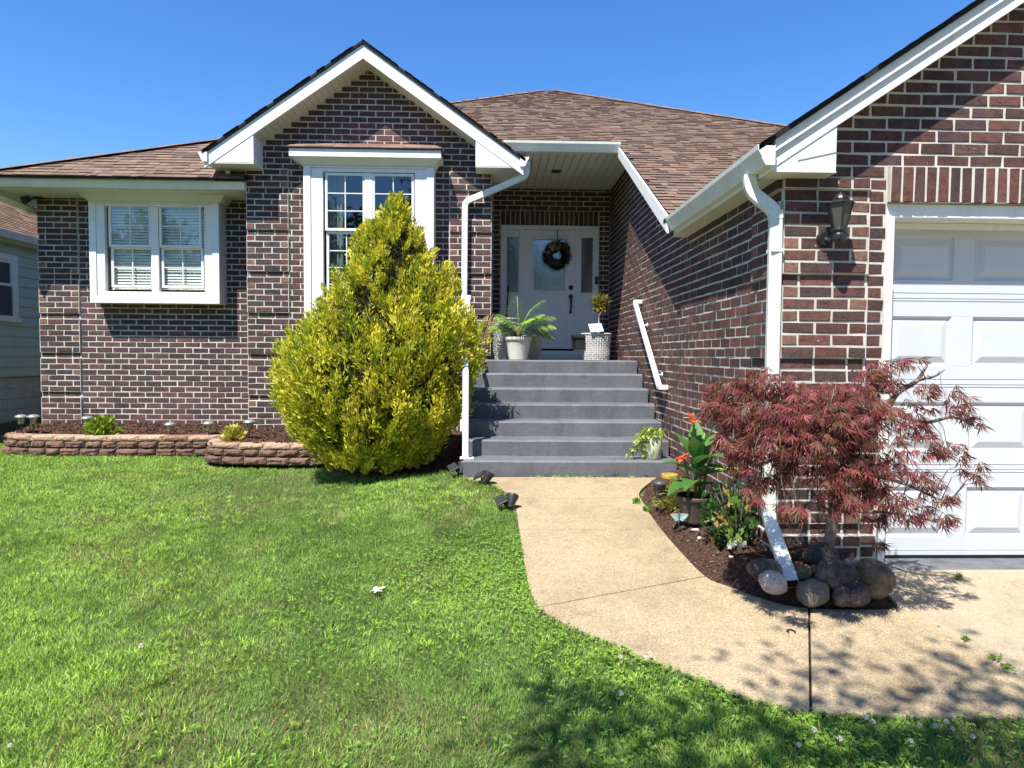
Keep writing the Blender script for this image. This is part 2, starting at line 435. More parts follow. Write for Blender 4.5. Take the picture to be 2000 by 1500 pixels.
walk_left = gxy([(908, 935), (935, 942), (975, 955), (1003, 982), (1013, 1030), (1022, 1090), (1034, 1150), (1050, 1188), (1078, 1208), (1140, 1238), (1250, 1285), (1400, 1345), (1500, 1380), (1600, 1396), (1800, 1404), (2000, 1408)])
walk_right = gxy([(1283, 935), (1250, 962), (1256, 985), (1290, 1035), (1330, 1082), (1378, 1130), (1430, 1152), (1510, 1180), (1580, 1192), (1720, 1194), (1770, 1190)])
WL = [p.copy() for p in smooth_path([Vector((*p, 0)) for p in walk_left], 5)]
WR = [p.copy() for p in smooth_path([Vector((*p, 0)) for p in walk_right], 5)]
dr_a, dr_b = gpt(1768, 1188).xy, gpt(2000, 1332).xy           # walk / driveway joint
dv = (dr_b - dr_a).normalized()
dr_far = dr_b + dv * 6.0
wl_end = Vector(walk_left[-1]) + Vector((7.0, -0.05))
walk_poly = [(p.x, p.y) for p in WL] + [(wl_end.x, wl_end.y), (dr_far.x, dr_far.y)] + [(p.x, p.y) for p in reversed(WR)]
drive_poly = [(dr_a.x, dr_a.y), (dr_far.x, dr_far.y), (9.0, dr_far.y), (9.0, YG + 0.02), (2.33, YG + 0.02), (2.25, 3.7), (2.2, 3.45)]

# ground sheet to the horizon (fine near the house, coarse beyond)
xs = np.concatenate([[-300, -120, -60, -30, -16], np.arange(-11, 11.1, 0.25), [16, 30, 60, 120, 300]])
ys = np.concatenate([[-300, -120, -60, -30, -15], np.arange(-8, 14.1, 0.25), [20, 30, 60, 120, 300]])
GV = [(x, y, ground(x, y) - 0.012) for y in ys for x in xs]
nx = len(xs)
GF = [(j * nx + i, j * nx + i + 1, (j + 1) * nx + i + 1, (j + 1) * nx + i) for j in range(len(ys) - 1) for i in range(nx - 1)]
mb = MB(); mb.v = GV; mb.f = GF
lawn = mb.build("ground", "lawn_soil", smooth=True, kind="structure")

def slab_between(poly, name, mat, parent=None, lift=0.012, thick=0.09, kind=None):
    bm = bmesh.new()
    vs = [bm.verts.new((x, y, 0)) for x, y in poly]
    f = bm.faces.new(vs)
    bmesh.ops.triangulate(bm, faces=[f])
    for _ in range(1): bmesh.ops.subdivide_edges(bm, edges=[e for e in bm.edges if e.calc_length() > 0.5], cuts=2, use_grid_fill=True)
    bmesh.ops.triangulate(bm, faces=bm.faces)
    r = bmesh.ops.extrude_face_region(bm, geom=list(bm.faces))
    top = {v for v in r["geom"] if isinstance(v, bmesh.types.BMVert)}
    for v in bm.verts:
        v.co.z = ground(v.co.x, v.co.y) + (lift if v in top else lift - thick)
    bmesh.ops.recalc_face_normals(bm, faces=bm.faces)
    me = bpy.data.meshes.new(name); bm.to_mesh(me); bm.free()
    o = link(name, me, mat, parent, kind=kind)
    bv = o.modifiers.new("bevel", 'BEVEL'); bv.width = 0.006; bv.segments = 2; bv.limit_method = 'ANGLE'; bv.angle_limit = math.radians(50)
    return o

# walkway: a bed sheet and five slabs with open joints
walk = thing("walkway", "walkway", "path"); del walk["label"]; del walk["category"]; walk["kind"] = "structure"
def cut(poly, a, b):                                   # keep the part of poly left of the line a>b
    a, b = Vector(a), Vector(b); d = b - a; nrm = Vector((-d.y, d.x)); out = []
    side = lambda p: (Vector(p) - a).dot(nrm)
    for i in range(len(poly)):
        p, q = Vector(poly[i]), Vector(poly[(i + 1) % len(poly)]); sp, sq = side(p), side(q)
        if sp >= 0: out.append((p.x, p.y))
        if (sp > 0 and sq < 0) or (sp < 0 and sq > 0):
            r = p + (q - p) * (sp / (sp - sq)); out.append((r.x, r.y))
    return out
joints = [(gpt(1005, 976).xy, gpt(1268, 975).xy), (gpt(1012, 1038).xy, gpt(1302, 1036).xy), (gpt(1045, 1191).xy, gpt(1380, 1129).xy), (gpt(1583, 1392).xy, gpt(1580, 1188).xy)]
rest = walk_poly
def offs(a, b, g):
    d = (b - a).normalized(); n2 = Vector((-d.y, d.x)) * g; return a + n2, b + n2
for k, (a, b2) in enumerate(joints):
    g = 0.004 if k < 3 else 0.005
    far_a, far_b = offs(a, b2, g); near_a, near_b = offs(a, b2, -g)
    piece = cut(rest, far_a, far_b); rest = cut(rest, near_b, near_a)
    if len(piece) > 2: slab_between(piece, "slab", "walk_aggregate", walk)
slab_between(rest, "slab", "walk_aggregate", walk)
slab_between(walk_poly, "joint_bed", "soil", walk, 0.0, 0.05)
drive = slab_between([(x + 0.012 * dv.y, y) for x, y in drive_poly], "driveway", "drive_concrete", None, 0.010, 0.09, "structure")

# ================================================================== THE HOUSE
house = thing("brick_house", "dark brown brick house with white trim, front gable and attached garage", "house", (0, 8.2, 0.4))
H_, JT, BL = 0.0715, 0.0138, 0.203
BRICKS = []        # (corner function data) collected, split later into single bricks and the rest
PAL = [(0.088, 0.052, 0.05), (0.1, 0.056, 0.053), (0.112, 0.06, 0.056), (0.078, 0.051, 0.051), (0.12, 0.062, 0.056), (0.092, 0.06, 0.056), (0.072, 0.048, 0.048)]
PALG = [(0.1, 0.052, 0.045), (0.12, 0.057, 0.047), (0.086, 0.05, 0.045), (0.14, 0.066, 0.052), (0.078, 0.05, 0.046), (0.108, 0.06, 0.05)]
TAN = [(0.24, 0.13, 0.085), (0.2, 0.11, 0.08), (0.18, 0.1, 0.07)]
def tone(pal):
    c = random.choice(pal); c = (c[0] * 0.99, c[1] * 1.01, c[2] * 1.03); k = random.uniform(0.85, 1.15); return (c[0] * k, c[1] * k * random.uniform(0.95, 1.05), c[2] * k)
def add_brick(o, u, n, u0, u1, z0, z1, proud, col, wall, z0b=None, topfn=None):
    """a brick on the wall plane through o with horizontal axis u and outward normal n"""
    if u1 - u0 < 0.012 or z1 - z0 < 0.008: return
    BRICKS.append((o, u, n, u0, u1, z0, z1, proud, col, wall))
def brick_geo(mb, br):
    o, u, n, u0, u1, z0, z1, p, col, wall = br
    c = 0.003; j = [random.uniform(-0.0027, 0.0027) for _ in range(8)]
    Z = Vector((0, 0, 1))
    def P(a, z, d): return o + u * a + Z * (z - o.z) + n * d
    back = [P(u0, z0, -0.02), P(u1, z0, -0.02), P(u1, z1, -0.02), P(u0, z1, -0.02)]
    e = [(u0 + j[0], z0 + j[1]), (u1 + j[2], z0 + j[3]), (u1 + j[4], z1 + j[5]), (u0 + j[6], z1 + j[7])]
    edge = [P(a, z, p - c) for a, z in e]
    k = c * 0.9; s = [(1, 1), (-1, 1), (-1, -1), (1, -1)]
    front = [P(a + k * sx, z + k * sz, p) for (a, z), (sx, sz) in zip(e, s)]
    fs = []
    for i in range(4):
        i2 = (i + 1) % 4; fs += [(i, i2, 4 + i2, 4 + i), (4 + i, 4 + i2, 8 + i2, 8 + i)]
    fs.append((8, 9, 10, 11))
    mb.quadset(back + edge + front, fs, col)

def face_bricks(wall, o, u, n, span, zr, holes=(), pil=(), pal=PAL, zref=0.0, edge_tan=True):
    """running bond over a wall face. span(z) -> (u0,u1) ; holes (u0,u1,z0,z1); pil (u0,u1): projecting corner blocks"""
    k0 = math.floor((zr[0] - zref) / H_)
    z = zref + k0 * H_; row = k0
    while z < zr[1] - 0.01:
        za, zb = max(z, zr[0]) + JT / 2, min(z + H_, zr[1]) - JT / 2
        if zb - za > 0.02:
            s0, s1 = span((za + zb) / 2)
            segs = [(s0, s1, 0.0035)]
            for p0, p1 in pil:
                ns = []
                for a, b2, pr in segs:
                    if p0 < b2 and p1 > a:
                        if p0 > a: ns.append((a, p0, pr))
                        ns.append((max(a, p0), min(b2, p1), 0.0035 if row % 7 == 0 else 0.0265))
                        if p1 < b2: ns.append((p1, b2, pr))
                    else: ns.append((a, b2, pr))
                segs = ns
            for h0, h1, hz0, hz1 in holes:
                if hz0 < zb - 0.02 and hz1 > za + 0.02:
                    ns = []
                    for a, b2, pr in segs:
                        if h0 < b2 and h1 > a:
                            if h0 > a: ns.append((a, h0, pr))
                            if h1 < b2: ns.append((h1, b2, pr))
                        else: ns.append((a, b2, pr))
                    segs = ns
            off = 0.0 if row % 2 else BL / 2
            for a, b2, pr in segs:
                t = s_ = math.floor((a - off) / BL) * BL + off
                if pr > 0.02: t = s_ = a - (0.0 if row % 2 else BL / 2)
                while t < b2:
                    x0, x1 = max(t, a), min(t + BL, b2)
                    short = (x1 - x0) < 0.14
                    col = tone(TAN) if (short and pr > 0.02 and random.random() < 0.6) else tone(pal)
                    add_brick(o, u, n, x0 + JT / 2, x1 - JT / 2, za, zb, pr + random.uniform(-0.0015, 0.003), col, wall)
                    t += BL
        z += H_; row += 1
def pil_blocks(mb, o, u, n, p0, p1, zr, zref):          # mortar behind the projecting blocks
    k = math.floor((zr[0] - zref) / H_); z = zref + k * H_
    row = k
    while z < zr[1]:
        if row % 7 != 0:
            a, b2 = max(z, zr[0]), min(z + H_, zr[1])
            c = o + u * ((p0 + p1) / 2) + n * 0.0115 + Vector((0, 0, (a + b2) / 2 - o.z))
            mb.obox(c, u * ((p1 - p0) / 2), n * 0.0115, (0, 0, (b2 - a) / 2))
        z += H_; row += 1
V3 = Vector; UX, NF = V3((1, 0, 0)), V3((0, -1, 0))
ZREF = 2.425

# --- left wall
GX0, GX1, GAP = -2.97, -0.02, (-1.495, 4.93)
def gable_top(x): return GAP[1] - 0.695 * abs(x - GAP[0])
mb = MB(); mb.box(-5.77, GX0, YL, YL + 0.25, 0.3, 3.5)
mb.box(-5.77, -5.52, YL + 0.25, 15.5, 0.3, 3.5)
o_l = V3((0, YL, 0))
pil_blocks(mb, o_l, UX, NF, -5.77, -5.27, (0.5, 3.48), ZREF)
w_left = mb.build("wall", "mortar", house, label="recessed left wall with the smaller box window")
face_bricks(w_left, o_l, UX, NF, lambda z: (-5.77, GX0), (0.45, 3.47), [(-4.95, -3.42, 2.16, 3.45)], [(-5.77, -5.27)], zref=ZREF)
o_ls = V3((-5.77, 0, 0))
face_bricks(w_left, o_ls, V3((0, -1, 0)), V3((-1, 0, 0)), lambda z: (-15.5, -YL), (0.45, 3.47), zref=ZREF)
# --- gable wall
mb = MB()
pent = [(GX0, YA, 0.3), (GX1, YA, 0.3), (GX1, YA, gable_top(GX1)), (GAP[0], YA, GAP[1]), (GX0, YA, gable_top(GX0))]
WH = (-2.17, -0.76, 1.95, 3.72)                        # opening of the tall window
mb.prism([(GX0, YA, .3), (WH[0], YA, .3), (WH[0], YA, gable_top(WH[0])), (GX0, YA, gable_top(GX0))], (0, 0.2, 0))
mb.prism([(WH[1], YA, .3), (GX1, YA, .3), (GX1, YA, gable_top(GX1)), (WH[1], YA, gable_top(WH[1]))], (0, 0.2, 0))
mb.prism([(WH[0], YA, .3), (WH[1], YA, .3), (WH[1], YA, WH[2]), (WH[0], YA, WH[2])], (0, 0.2, 0))
mb.prism([(WH[0], YA, WH[3]), (WH[1], YA, WH[3]), (WH[1], YA, gable_top(WH[1])), (GAP[0], YA, GAP[1]), (WH[0], YA, gable_top(WH[0]))], (0, 0.2, 0))
mb.box(GX0, GX0 + 0.2, YA + 0.2, YL + 0.3, 0.3, 3.9)
mb.box(GX1 - 0.2, GX1, YA + 0.2, YB + 0.2, 0.3, 3.94)
o_a = V3((0, YA, 0))
for p0, p1 in ((GX0, GX0 + 0.5), (GX1 - 0.51, GX1)): pil_blocks(mb, o_a, UX, NF, p0, p1, (0.5, 3.72), ZREF)
w_gable = mb.build("wall", "mortar", house, label="projecting gable wall with the tall box window")
def gspan(z):
    half = (GAP[1] - z) / 0.695 - 0.02
    return max(GX0, GAP[0] - half), min(GX1, GAP[0] + half)
face_bricks(w_gable, o_a, UX, NF, gspan, (0.45, 3.72), [WH], [(GX0, GX0 + 0.5), (GX1 - 0.51, GX1)], zref=ZREF)
face_bricks(w_gable, o_a, UX, NF, gspan, (3.712, 4.9), [], [], zref=ZREF)
face_bricks(w_gable, V3((GX1, 0, 0)), V3((0, 1, 0)), V3((1, 0, 0)), lambda z: (YA, YB), (PORCH, 3.93), zref=ZREF)
face_bricks(w_gable, V3((GX0, 0, 0)), V3((0, -1, 0)), V3((-1, 0, 0)), lambda z: (-YL, -YA), (0.45, 3.72), zref=ZREF)
# --- door wall
DX0, DX1, DZ0, DZ1 = 0.11, 1.555, 1.52, 3.40
mb = MB()
mb.box(GX1, DX0, YB, YB + 0.2, 1.3, 3.95); mb.box(DX1, XS + 0.1, YB, YB + 0.2, 1.3, 3.95)
mb.box(DX0, DX1, YB, YB + 0.2, DZ1, 3.95); mb.box(DX0, DX1, YB, YB + 0.2, 1.3, DZ0)
w_door = mb.build("wall", "mortar", house, label="shaded entrance wall around the front door")
o_b = V3((0, YB, 0))
ZR2 = DZ1 + 0.0
face_bricks(w_door, o_b, UX, NF, lambda z: (GX1 + 0.01, XS), (PORCH, 3.94), [(DX0, DX1, 0, DZ1 + 0.215)], zref=ZR2)
x = DX0
while x < DX1 - 0.02:
    add_brick(o_b, UX, NF, x + JT / 2, min(x + H_, DX1) - JT / 2, DZ1 + 0.008, DZ1 + 0.208, 0.012, tone(PAL), w_door); x += H_
# --- garage front wall and side wall
GRX, GRZ, GP = 4.55, 4.50, 0.67                        # garage ridge line and pitch (wall top)
def gtop(x): return GRZ + 0.14 - GP * abs(x - GRX)
GDX0, GDX1, GDZ = 2.35, 6.75, 2.425                    # garage door opening
mb = MB()
mb.prism([(XS, YG, 0.05), (GDX0, YG, 0.05), (GDX0, YG, gtop(GDX0)), (XS, YG, gtop(XS))], (0, 0.2, 0))
mb.prism([(GDX1, YG, 0.05), (7.38, YG, 0.05), (7.38, YG, gtop(7.38)), (GDX1, YG, gtop(GDX1))], (0, 0.2, 0))
mb.prism([(GDX0, YG, GDZ), (GDX1, YG, GDZ), (GDX1, YG, gtop(GDX1)), (GRX, YG, gtop(GRX)), (GDX0, YG, gtop(GDX0))], (0, 0.15, 0))
mb.box(GDX0, GDX1, YG - 0.027, YG - 0.0005, GDZ + 0.002, GDZ + 0.211)
o_g = V3((0, YG, 0))
pil_blocks(mb, o_g, UX, NF, XS, XS + 0.52, (0.1, 2.55), ZREF)
w_gar = mb.build("wall", "mortar", house, label="garage front wall with soldier course over the door")
def gsp(z):
    return max(XS, GRX - (GRZ + 0.1 - z) / GP), min(7.38, GRX + (GRZ + 0.1 - z) / GP)
SO = (GDX0, GDX1, 0.0, GDZ + 0.2145)
face_bricks(w_gar, o_g, UX, NF, gsp, (0.12, 2.566), [SO], [(XS, XS + 0.52)], PALG, ZREF)
face_bricks(w_gar, o_g, UX, NF, gsp, (2.568, GRZ + 0.08), [SO], [], PALG, ZREF)
x = GDX0
while x < GDX1 - 0.02:
    add_brick(o_g, UX, NF, x + JT / 2, min(x + H_, GDX1) - JT / 2, GDZ + 0.002, GDZ + 0.205, 0.03 + random.uniform(-.002, .003), tone(PALG), w_gar); x += H_
# side wall: top follows the soffit, then the slope of the main roof
MR_Y, MR_Z, MR_P = 5.78, 2.73, 0.559                   # main roof plane: z = MR_Z + MR_P (y - MR_Y)
def mainz(y): return MR_Z + MR_P * (y - MR_Y)
def side_top(y): return 2.57 if y < 5.85 else mainz(y) - 0.1
UY, NW = V3((0, 1, 0)), V3((-1, 0, 0))
mb = MB()
yy = [YG + 0.0, 5.85, 6.0, YB + 0.2]
mb.prism([(XS, YG + 0.2, 0.05), (XS, YB + 0.2, 0.05), (XS, YB + 0.2, side_top(YB + 0.2)), (XS, 5.85, side_top(5.86)), (XS, 5.85, 2.57), (XS, YG + 0.2, 2.57)], (0.2, 0, 0))
o_s = V3((XS, 0, 0))
pil_blocks(mb, o_s, UY, NW, YG, YG + 0.4, (0.1, 2.5), ZREF)
w_side = mb.build("wall", "mortar", house, label="garage side wall running back beside the steps")
def sspan(z):
    if z < 2.56: return YG, YB
    return max(5.9, MR_Y + (z + 0.12 - MR_Z) / MR_P), YB
face_bricks(w_side, o_s, UY, NW, sspan, (0.15, 3.94), [], [(YG, YG + 0.4)], PALG, ZREF)
face_bricks(w_side, V3((7.38, 0, 0)), UY, V3((1, 0, 0)), lambda z: (YG, 10.5), (0.15, 2.56), [], [], PALG, ZREF)

# split: the 300 bricks that show largest become objects of their own
def shows(br):
    o, u, n, u0, u1, z0, z1, p, col, wall = br
    c = o + u * ((u0 + u1) / 2) + n * p; c.z = (z0 + z1) / 2
    if (CAM - c).dot(n) <= 0: return 0
    if (c - CAM).dot(FW) < 0.5: return 0
    q = []
    for a, z in ((u0, z0), (u1, z0), (u1, z1), (u0, z1)):
        r = o + u * a + n * p; r.z = z; q.append(project(r))
    cx = sum(a for a, _ in q) / 4; cy = sum(b2 for _, b2 in q) / 4
    if not (0 < cx < 2000 and 0 < cy < 1500): return 0
    if 1400 < cx < 1735 and cy > 745: return 0         # behind the red maple
    return abs(sum(q[i][0] * q[(i + 1) % 4][1] - q[(i + 1) % 4][0] * q[i][1] for i in range(4))) / 2
order = sorted(range(len(BRICKS)), key=lambda i: -shows(BRICKS[i]))
for i in order[:300]:
    mb = MB(); brick_geo(mb, BRICKS[i]); mb.build("brick", "brick", BRICKS[i][9])
mb = MB()
for i in order[300:]: brick_geo(mb, BRICKS[i])
mb.build("brickwork", "brick", house, kind="stuff")

# --- roofs
def shingles(mb, p0, eu, ev, wu, wv, inside, exp=0.1, wid=0.33, clamp=False):
    """staggered tabs over a plane: p0 corner, eu along the eave, ev up the slope"""
    nrm = eu.cross(ev).normalized()
    if nrm.z < 0: nrm = -nrm
    cols = [(0.172, 0.117, 0.088), (0.188, 0.129, 0.097), (0.15, 0.104, 0.083), (0.205, 0.139, 0.102), (0.132, 0.095, 0.079), (0.162, 0.112, 0.087)]
    v = 0.0; r = 0
    while v < wv:
        u = -random.uniform(0, wid) if not clamp else -random.uniform(0, 0.09)
        while u < wu:
            w = random.choice((0.07, 0.1, 0.14, 0.19))
            if clamp and u < 0: w += u; u = 0.0
            if w < 0.03: u += max(w, 0.0) if u else 0.05; continue
            c = p0 + eu * (u + w / 2) + ev * (v + exp / 2)
            if inside(c) and inside(c - eu * (w * 0.42)) and inside(c + eu * (w * 0.3)):
                t = random.choice((0.008, 0.014)) if not clamp or eu.x > 0.5 else random.choice((0.003, 0.006))
                k = random.uniform(0.85, 1.12); cc = random.choice(cols); cc = tuple(a * k for a in cc)
                a, b2 = p0 + eu * u + ev * v, p0 + eu * (u + w - 0.002) + ev * v
                up_ = ev * (exp + 0.01)
                vs2 = [a + nrm * t, b2 + nrm * t, b2 + up_ + nrm * 0.001, a + up_ + nrm * 0.001, a - nrm * 0.002, b2 - nrm * 0.002]
                mb.quadset(vs2, [(0, 1, 2, 3), (4, 5, 1, 0)], cc)
            u += w
        v += exp; r += 1
mnorm = V3((0, -MR_P, 1)).normalized()
mainfn = lambda p: p.z - mainz(p.y)
apexL, apexR = onPlane(1062, 177, mainfn), onPlane(1082, 177, mainfn)
hipR = onPlane(1555, 250, mainfn)
hipRe = apexR + (hipR - apexR) * 2.2
hipM = onPlane(800, 212, mainfn)
PRK = 1.515                                            # west edge of the roof beside the porch
pg_y = 8.06
main_poly = [(0.1, pg_y + .05), (PRK, pg_y + .05), (PRK, 5.80), (2.2, 5.80), (hipRe.x, 5.8), (hipRe.x, hipRe.y), (apexR.x, apexR.y), (apexL.x, apexL.y), (hipM.x, hipM.y), (-1.45, 9.85)]
def poly3(poly, fn): return [V3((x, y, fn(y))) for x, y in poly]
mb = MB(); mb.prism(poly3(main_poly, mainz), (0, 0, -0.05))
back = V3((apexL.x, apexL.y + 3.0, apexL.z))
mb.prism([apexL, apexR, V3((apexR.x, back.y, back.z)), back], (0, 0, -0.05))
mb.prism([V3((apexR.x, back.y, back.z)), apexR, hipRe, V3((hipRe.x, back.y + 4, hipRe.z - 1.0))], (0, 0, -0.05))
r_main = mb.build("roof", "flashing", house, label="large front slope of the main hip roof behind the porch")
ev = V3((0, 1, MR_P)).normalized()
mpn = main_poly
mb = MB()
ins = lambda c: bool(poly_inside(np.array([[c.x, c.y]]), mpn)[0])
vB = (pg_y + 0.02 - 5.78) / ev.y
shingles(mb, V3((PRK, 5.78, mainz(5.78) + 0.002)), UX, ev, 8.5, vB, lambda c: c.y < 9.5 and c.x < hipRe.x, clamp=True)
yB = 5.78 + math.ceil(vB / 0.1) * 0.1 * ev.y
shingles(mb, V3((-2.2, yB, mainz(yB) + 0.002)), UX, ev, 12.5, 8, ins)
mb.build("shingles", "shingle", r_main, kind="stuff")
# left slope
LE_Y, LE_Z = 8.085, 3.575
ap2 = apexL
LP = (ap2.z - LE_Z) / (ap2.y - LE_Y)
leftz = lambda y: LE_Z + LP * (y - LE_Y)
leftfn = lambda p: p.z - leftz(p.y)
h1, h2 = onPlane(0, 331, leftfn), onPlane(400, 277, leftfn)
hd = (h2 - h1)
eaveL = h1 + hd * ((LE_Y - h1.y) / hd.y)
hTop = h1 + hd * ((-0.9 - h1.x) / hd.x)
left_poly = [(eaveL.x, LE_Y), (-2.93, LE_Y), (-2.93, 8.55), (-1.0, 9.6), (hTop.x, hTop.y)]
mb = MB(); mb.prism(poly3(left_poly, leftz), (0, 0, -0.04))
mb.prism([eaveL, hTop, V3((hTop.x, 15.5, hTop.z)), V3((eaveL.x, 15.9, LE_Z))], (0, 0, -0.04))
r_left = mb.build("roof", "flashing", house, label="low left roof slope above the recessed wall")
mb = MB(); evl = V3((0, 1, LP)).normalized()
ins = lambda c: bool(poly_inside(np.array([[c.x, c.y]]), left_poly)[0])
shingles(mb, V3((eaveL.x, LE_Y - 0.01, leftz(LE_Y - 0.01) + 0.002)), UX, evl, 6.5, 8, ins)
sl = V3((hTop.x - eaveL.x, 0, hTop.z - LE_Z)); slu = sl.normalized()
hx, hy = hTop.x - eaveL.x, hTop.y - eaveL.y
ins2 = lambda c: c.y > eaveL.y + (c.x - eaveL.x) * hy / hx and c.x < hTop.x
shingles(mb, V3((eaveL.x, LE_Y, LE_Z + 0.002)), UY, slu, 7.5, sl.length, ins2)
mb.build("shingles", "shingle", r_left, kind="stuff")
# ridge caps along the hips
def caps(parent, a, b2, w=0.11):
    d = (b2 - a); n = int(d.length / 0.15); d.normalize(); s_ = d.cross(V3((0, 0, 1))).normalized()
    mb = MB()
    for i in range(n):
        c = a + d * (i * 0.15 + 0.08); k = random.uniform(0.75, 1.1)
        up_ = V3((0, 0, 0.022 + 0.006 * (i % 2)))
        p = [c - d * 0.09 - s_ * w - V3((0, 0, .02)), c - d * 0.09 + up_, c - d * 0.09 + s_ * w - V3((0, 0, .02)), c + d * 0.09 - s_ * w - V3((0, 0, .02)), c + d * 0.09 + up_ * 0.6, c + d * 0.09 + s_ * w - V3((0, 0, .02))]
        mb.quadset(p, [(0, 1, 4, 3), (1, 2, 5, 4)], (0.2 * k, 0.125 * k, 0.095 * k))
    mb.build("ridge_cap", "shingle", parent, kind="stuff")
caps(r_main, hipM, apexL); caps(r_main, apexR, hipRe); caps(r_left, eaveL, hTop)
# gable roof
FY = 7.87                                               # rake board plane of the gable
GTZ, GTP = 5.085, 0.70
def rake(x): return GTZ - GTP * abs(x + 1.51)
exl, exr = -3.35, 0.37
def valley_y(z, fn_z, p): return fn_z[0] + (z - fn_z[1]) / p
ridge_b = max(valley_y(GTZ, (MR_Y, MR_Z), MR_P), valley_y(GTZ, (LE_Y, LE_Z), LP))
A_, B_ = V3((-1.51, FY - 0.02, GTZ + 0.02)), V3((-1.51, ridge_b, GTZ + 0.02))
L0, R0_ = V3((exl, FY - 0.02, rake(exl) + 0.02)), V3((exr, FY - 0.02, rake(exr) + 0.02))
Lb = V3((exl, valley_y(rake(exl), (LE_Y, LE_Z), LP) + 0.1, rake(exl) + 0.02)); Rb = V3((exr, 8.02, rake(exr) + 0.02))
mb = MB()
mb.prism([L0, A_, B_, Lb], (0, 0, -0.035)); mb.prism([A_, R0_, Rb, B_], (0, 0, -0.035))
r_gab = mb.build("roof", "flashing", house, label="steep gable roof over the tall window")
mb = MB()
for side_ in (-1, 1):
    e = V3((side_, 0, -GTP)).normalized()
    lim = exl if side_ < 0 else exr
    eave = L0 if side_ < 0 else R0_
    bk = Lb if side_ < 0 else Rb
    def ins(c, side_=side_, eave=eave, bk=bk):
        t = (c.z - eave.z) / (A_.z - eave.z)
        return 0 < t < 1.0 and FY - 0.12 < c.y < bk.y + (B_.y - bk.y) * t
    shingles(mb, eave + V3((0, -0.015, 0.002)), UY, -e, 4, (A_ - eave).length, ins, clamp=True)
mb.build("shingles", "shingle", r_gab, kind="stuff")
# garage roof
RY = 3.77
GTX, GTZ2 = 1.49, 2.69
def grake(x): return GTZ2 + GP * (x - GTX) if x < GRX else GTZ2 + GP * (2 * GRX - x - GTX)
gz = grake(GRX)
gb = MR_Y + (gz - MR_Z) / MR_P
a1, a2, a3 = V3((GTX, RY - 0.02, GTZ2)), V3((GRX, RY - 0.02, gz)), V3((2 * GRX - GTX, RY - 0.02, GTZ2))
mb = MB(); mb.prism([a1, a2, V3((GRX, gb, gz)), V3((GTX, 5.85, GTZ2))], (0, 0, -0.03)); mb.prism([a2, a3, V3((a3.x, 11, a3.z)), V3((GRX, gb, gz))], (0, 0, -0.03))
r_gar = mb.build("roof", "flashing", house, label="garage roof with dark edge above the white rake board")
mb = MB(); e = V3((1, 0, GP)).normalized()
shingles(mb, a1 + V3((0.0, -0.015, 0.002)), UY, e, 6, (a2 - a1).length, lambda c: RY - 0.12 < c.y < 5.85 + (gb - 5.85) * (c.x - GTX) / (GRX - GTX), clamp=True)
e2 = V3((-1, 0, GP)).normalized()
shingles(mb, a3 + V3((0, -0.015, 0.002)), UY, e2, 7, (a2 - a1).length, lambda c: RY - 0.12 < c.y < 10.8, clamp=True)
mb.build("shingles", "shingle", r_gar, kind="stuff")

# --- white trim of the gable: rake boards, return boxes, soffit boards
FB = 0.165                                             # face height of the rake boards
def rake_board(x0, x1, zf, y0, y1, h, name="rake_board", lbl=None):
    mb = MB(); mb.prism([(x0, y0, zf(x0)), (x1, y0, zf(x1)), (x1, y0, zf(x1) - h), (x0, y0, zf(x0) - h)], (0, y1 - y0, 0))
    return mb.build(name, "white_trim", house, bevel=0.004, label=lbl)
rake_board(exl + 0.02, -1.511, lambda x: rake(x) - 0.018, FY, FY + 0.03, FB)
rake_board(-1.509, exr - 0.02, lambda x: rake(x) - 0.018, FY, FY + 0.03, FB)
rb = 3.70
for s_, xa, xb in ((-1, exl + 0.03, -2.77), (1, exr - 0.03, -0.21)):
    mb = MB()
    zi = rake(xb) - 0.018 - FB
    xo = -1.51 + s_ * (GTZ - 0.018 - FB - rb) / GTP    # where the rake board's lower edge meets the box bottom
    mb.prism([(xo, FY + 0.006, rb), (xb, FY + 0.006, rb), (xb, FY + 0.006, zi)], (0, YA - FY - 0.006, 0))
    bx = mb.build("return_box", "white_trim", house, bevel=0.003)
    mb = MB(); mb.box(min(xa, xb), max(xa, xb), FY + 0.008, YA + 0.35, rb - 0.012, rb - 0.002); mb.build("box_bottom", "soffit", bx)
    mb = MB(); zc = (rb + zi) / 2 + .02
    mb.box(min(xo, xb) + .06, max(xo, xb), FY + 0.004, FY + 0.0055, zc - .002, zc + .001)
    # side fascia running back
    mb = MB(); mb.box(xa - 0.012, xa + 0.012, FY + 0.03, (8.45 if s_ < 0 else 8.3), rb, rake(xa) - 0.03); mb.build("fascia", "white_trim", house)
# sloped soffit boards under the gable overhang
for s_ in (-1, 1):
    x = 0.06; lim = 1.27
    e = V3((s_, 0, -GTP)).normalized()
    d = 0.0; base = V3((-1.51, 0, GTZ - 0.06 - FB * 0.62))
    while d < 1.53:
        c = base + e * (d + 0.04); dz = e.cross(V3((0, 1, 0)))
        mb = MB(); mb.obox(c + V3((0, (FY + 0.03 + YA) / 2 + 0.01, 0)), e * 0.0375, (0, (YA - FY - 0.03) / 2 + 0.012, 0), dz * 0.006)
        mb.build("soffit_board", "soffit", house)
        d += 0.0785
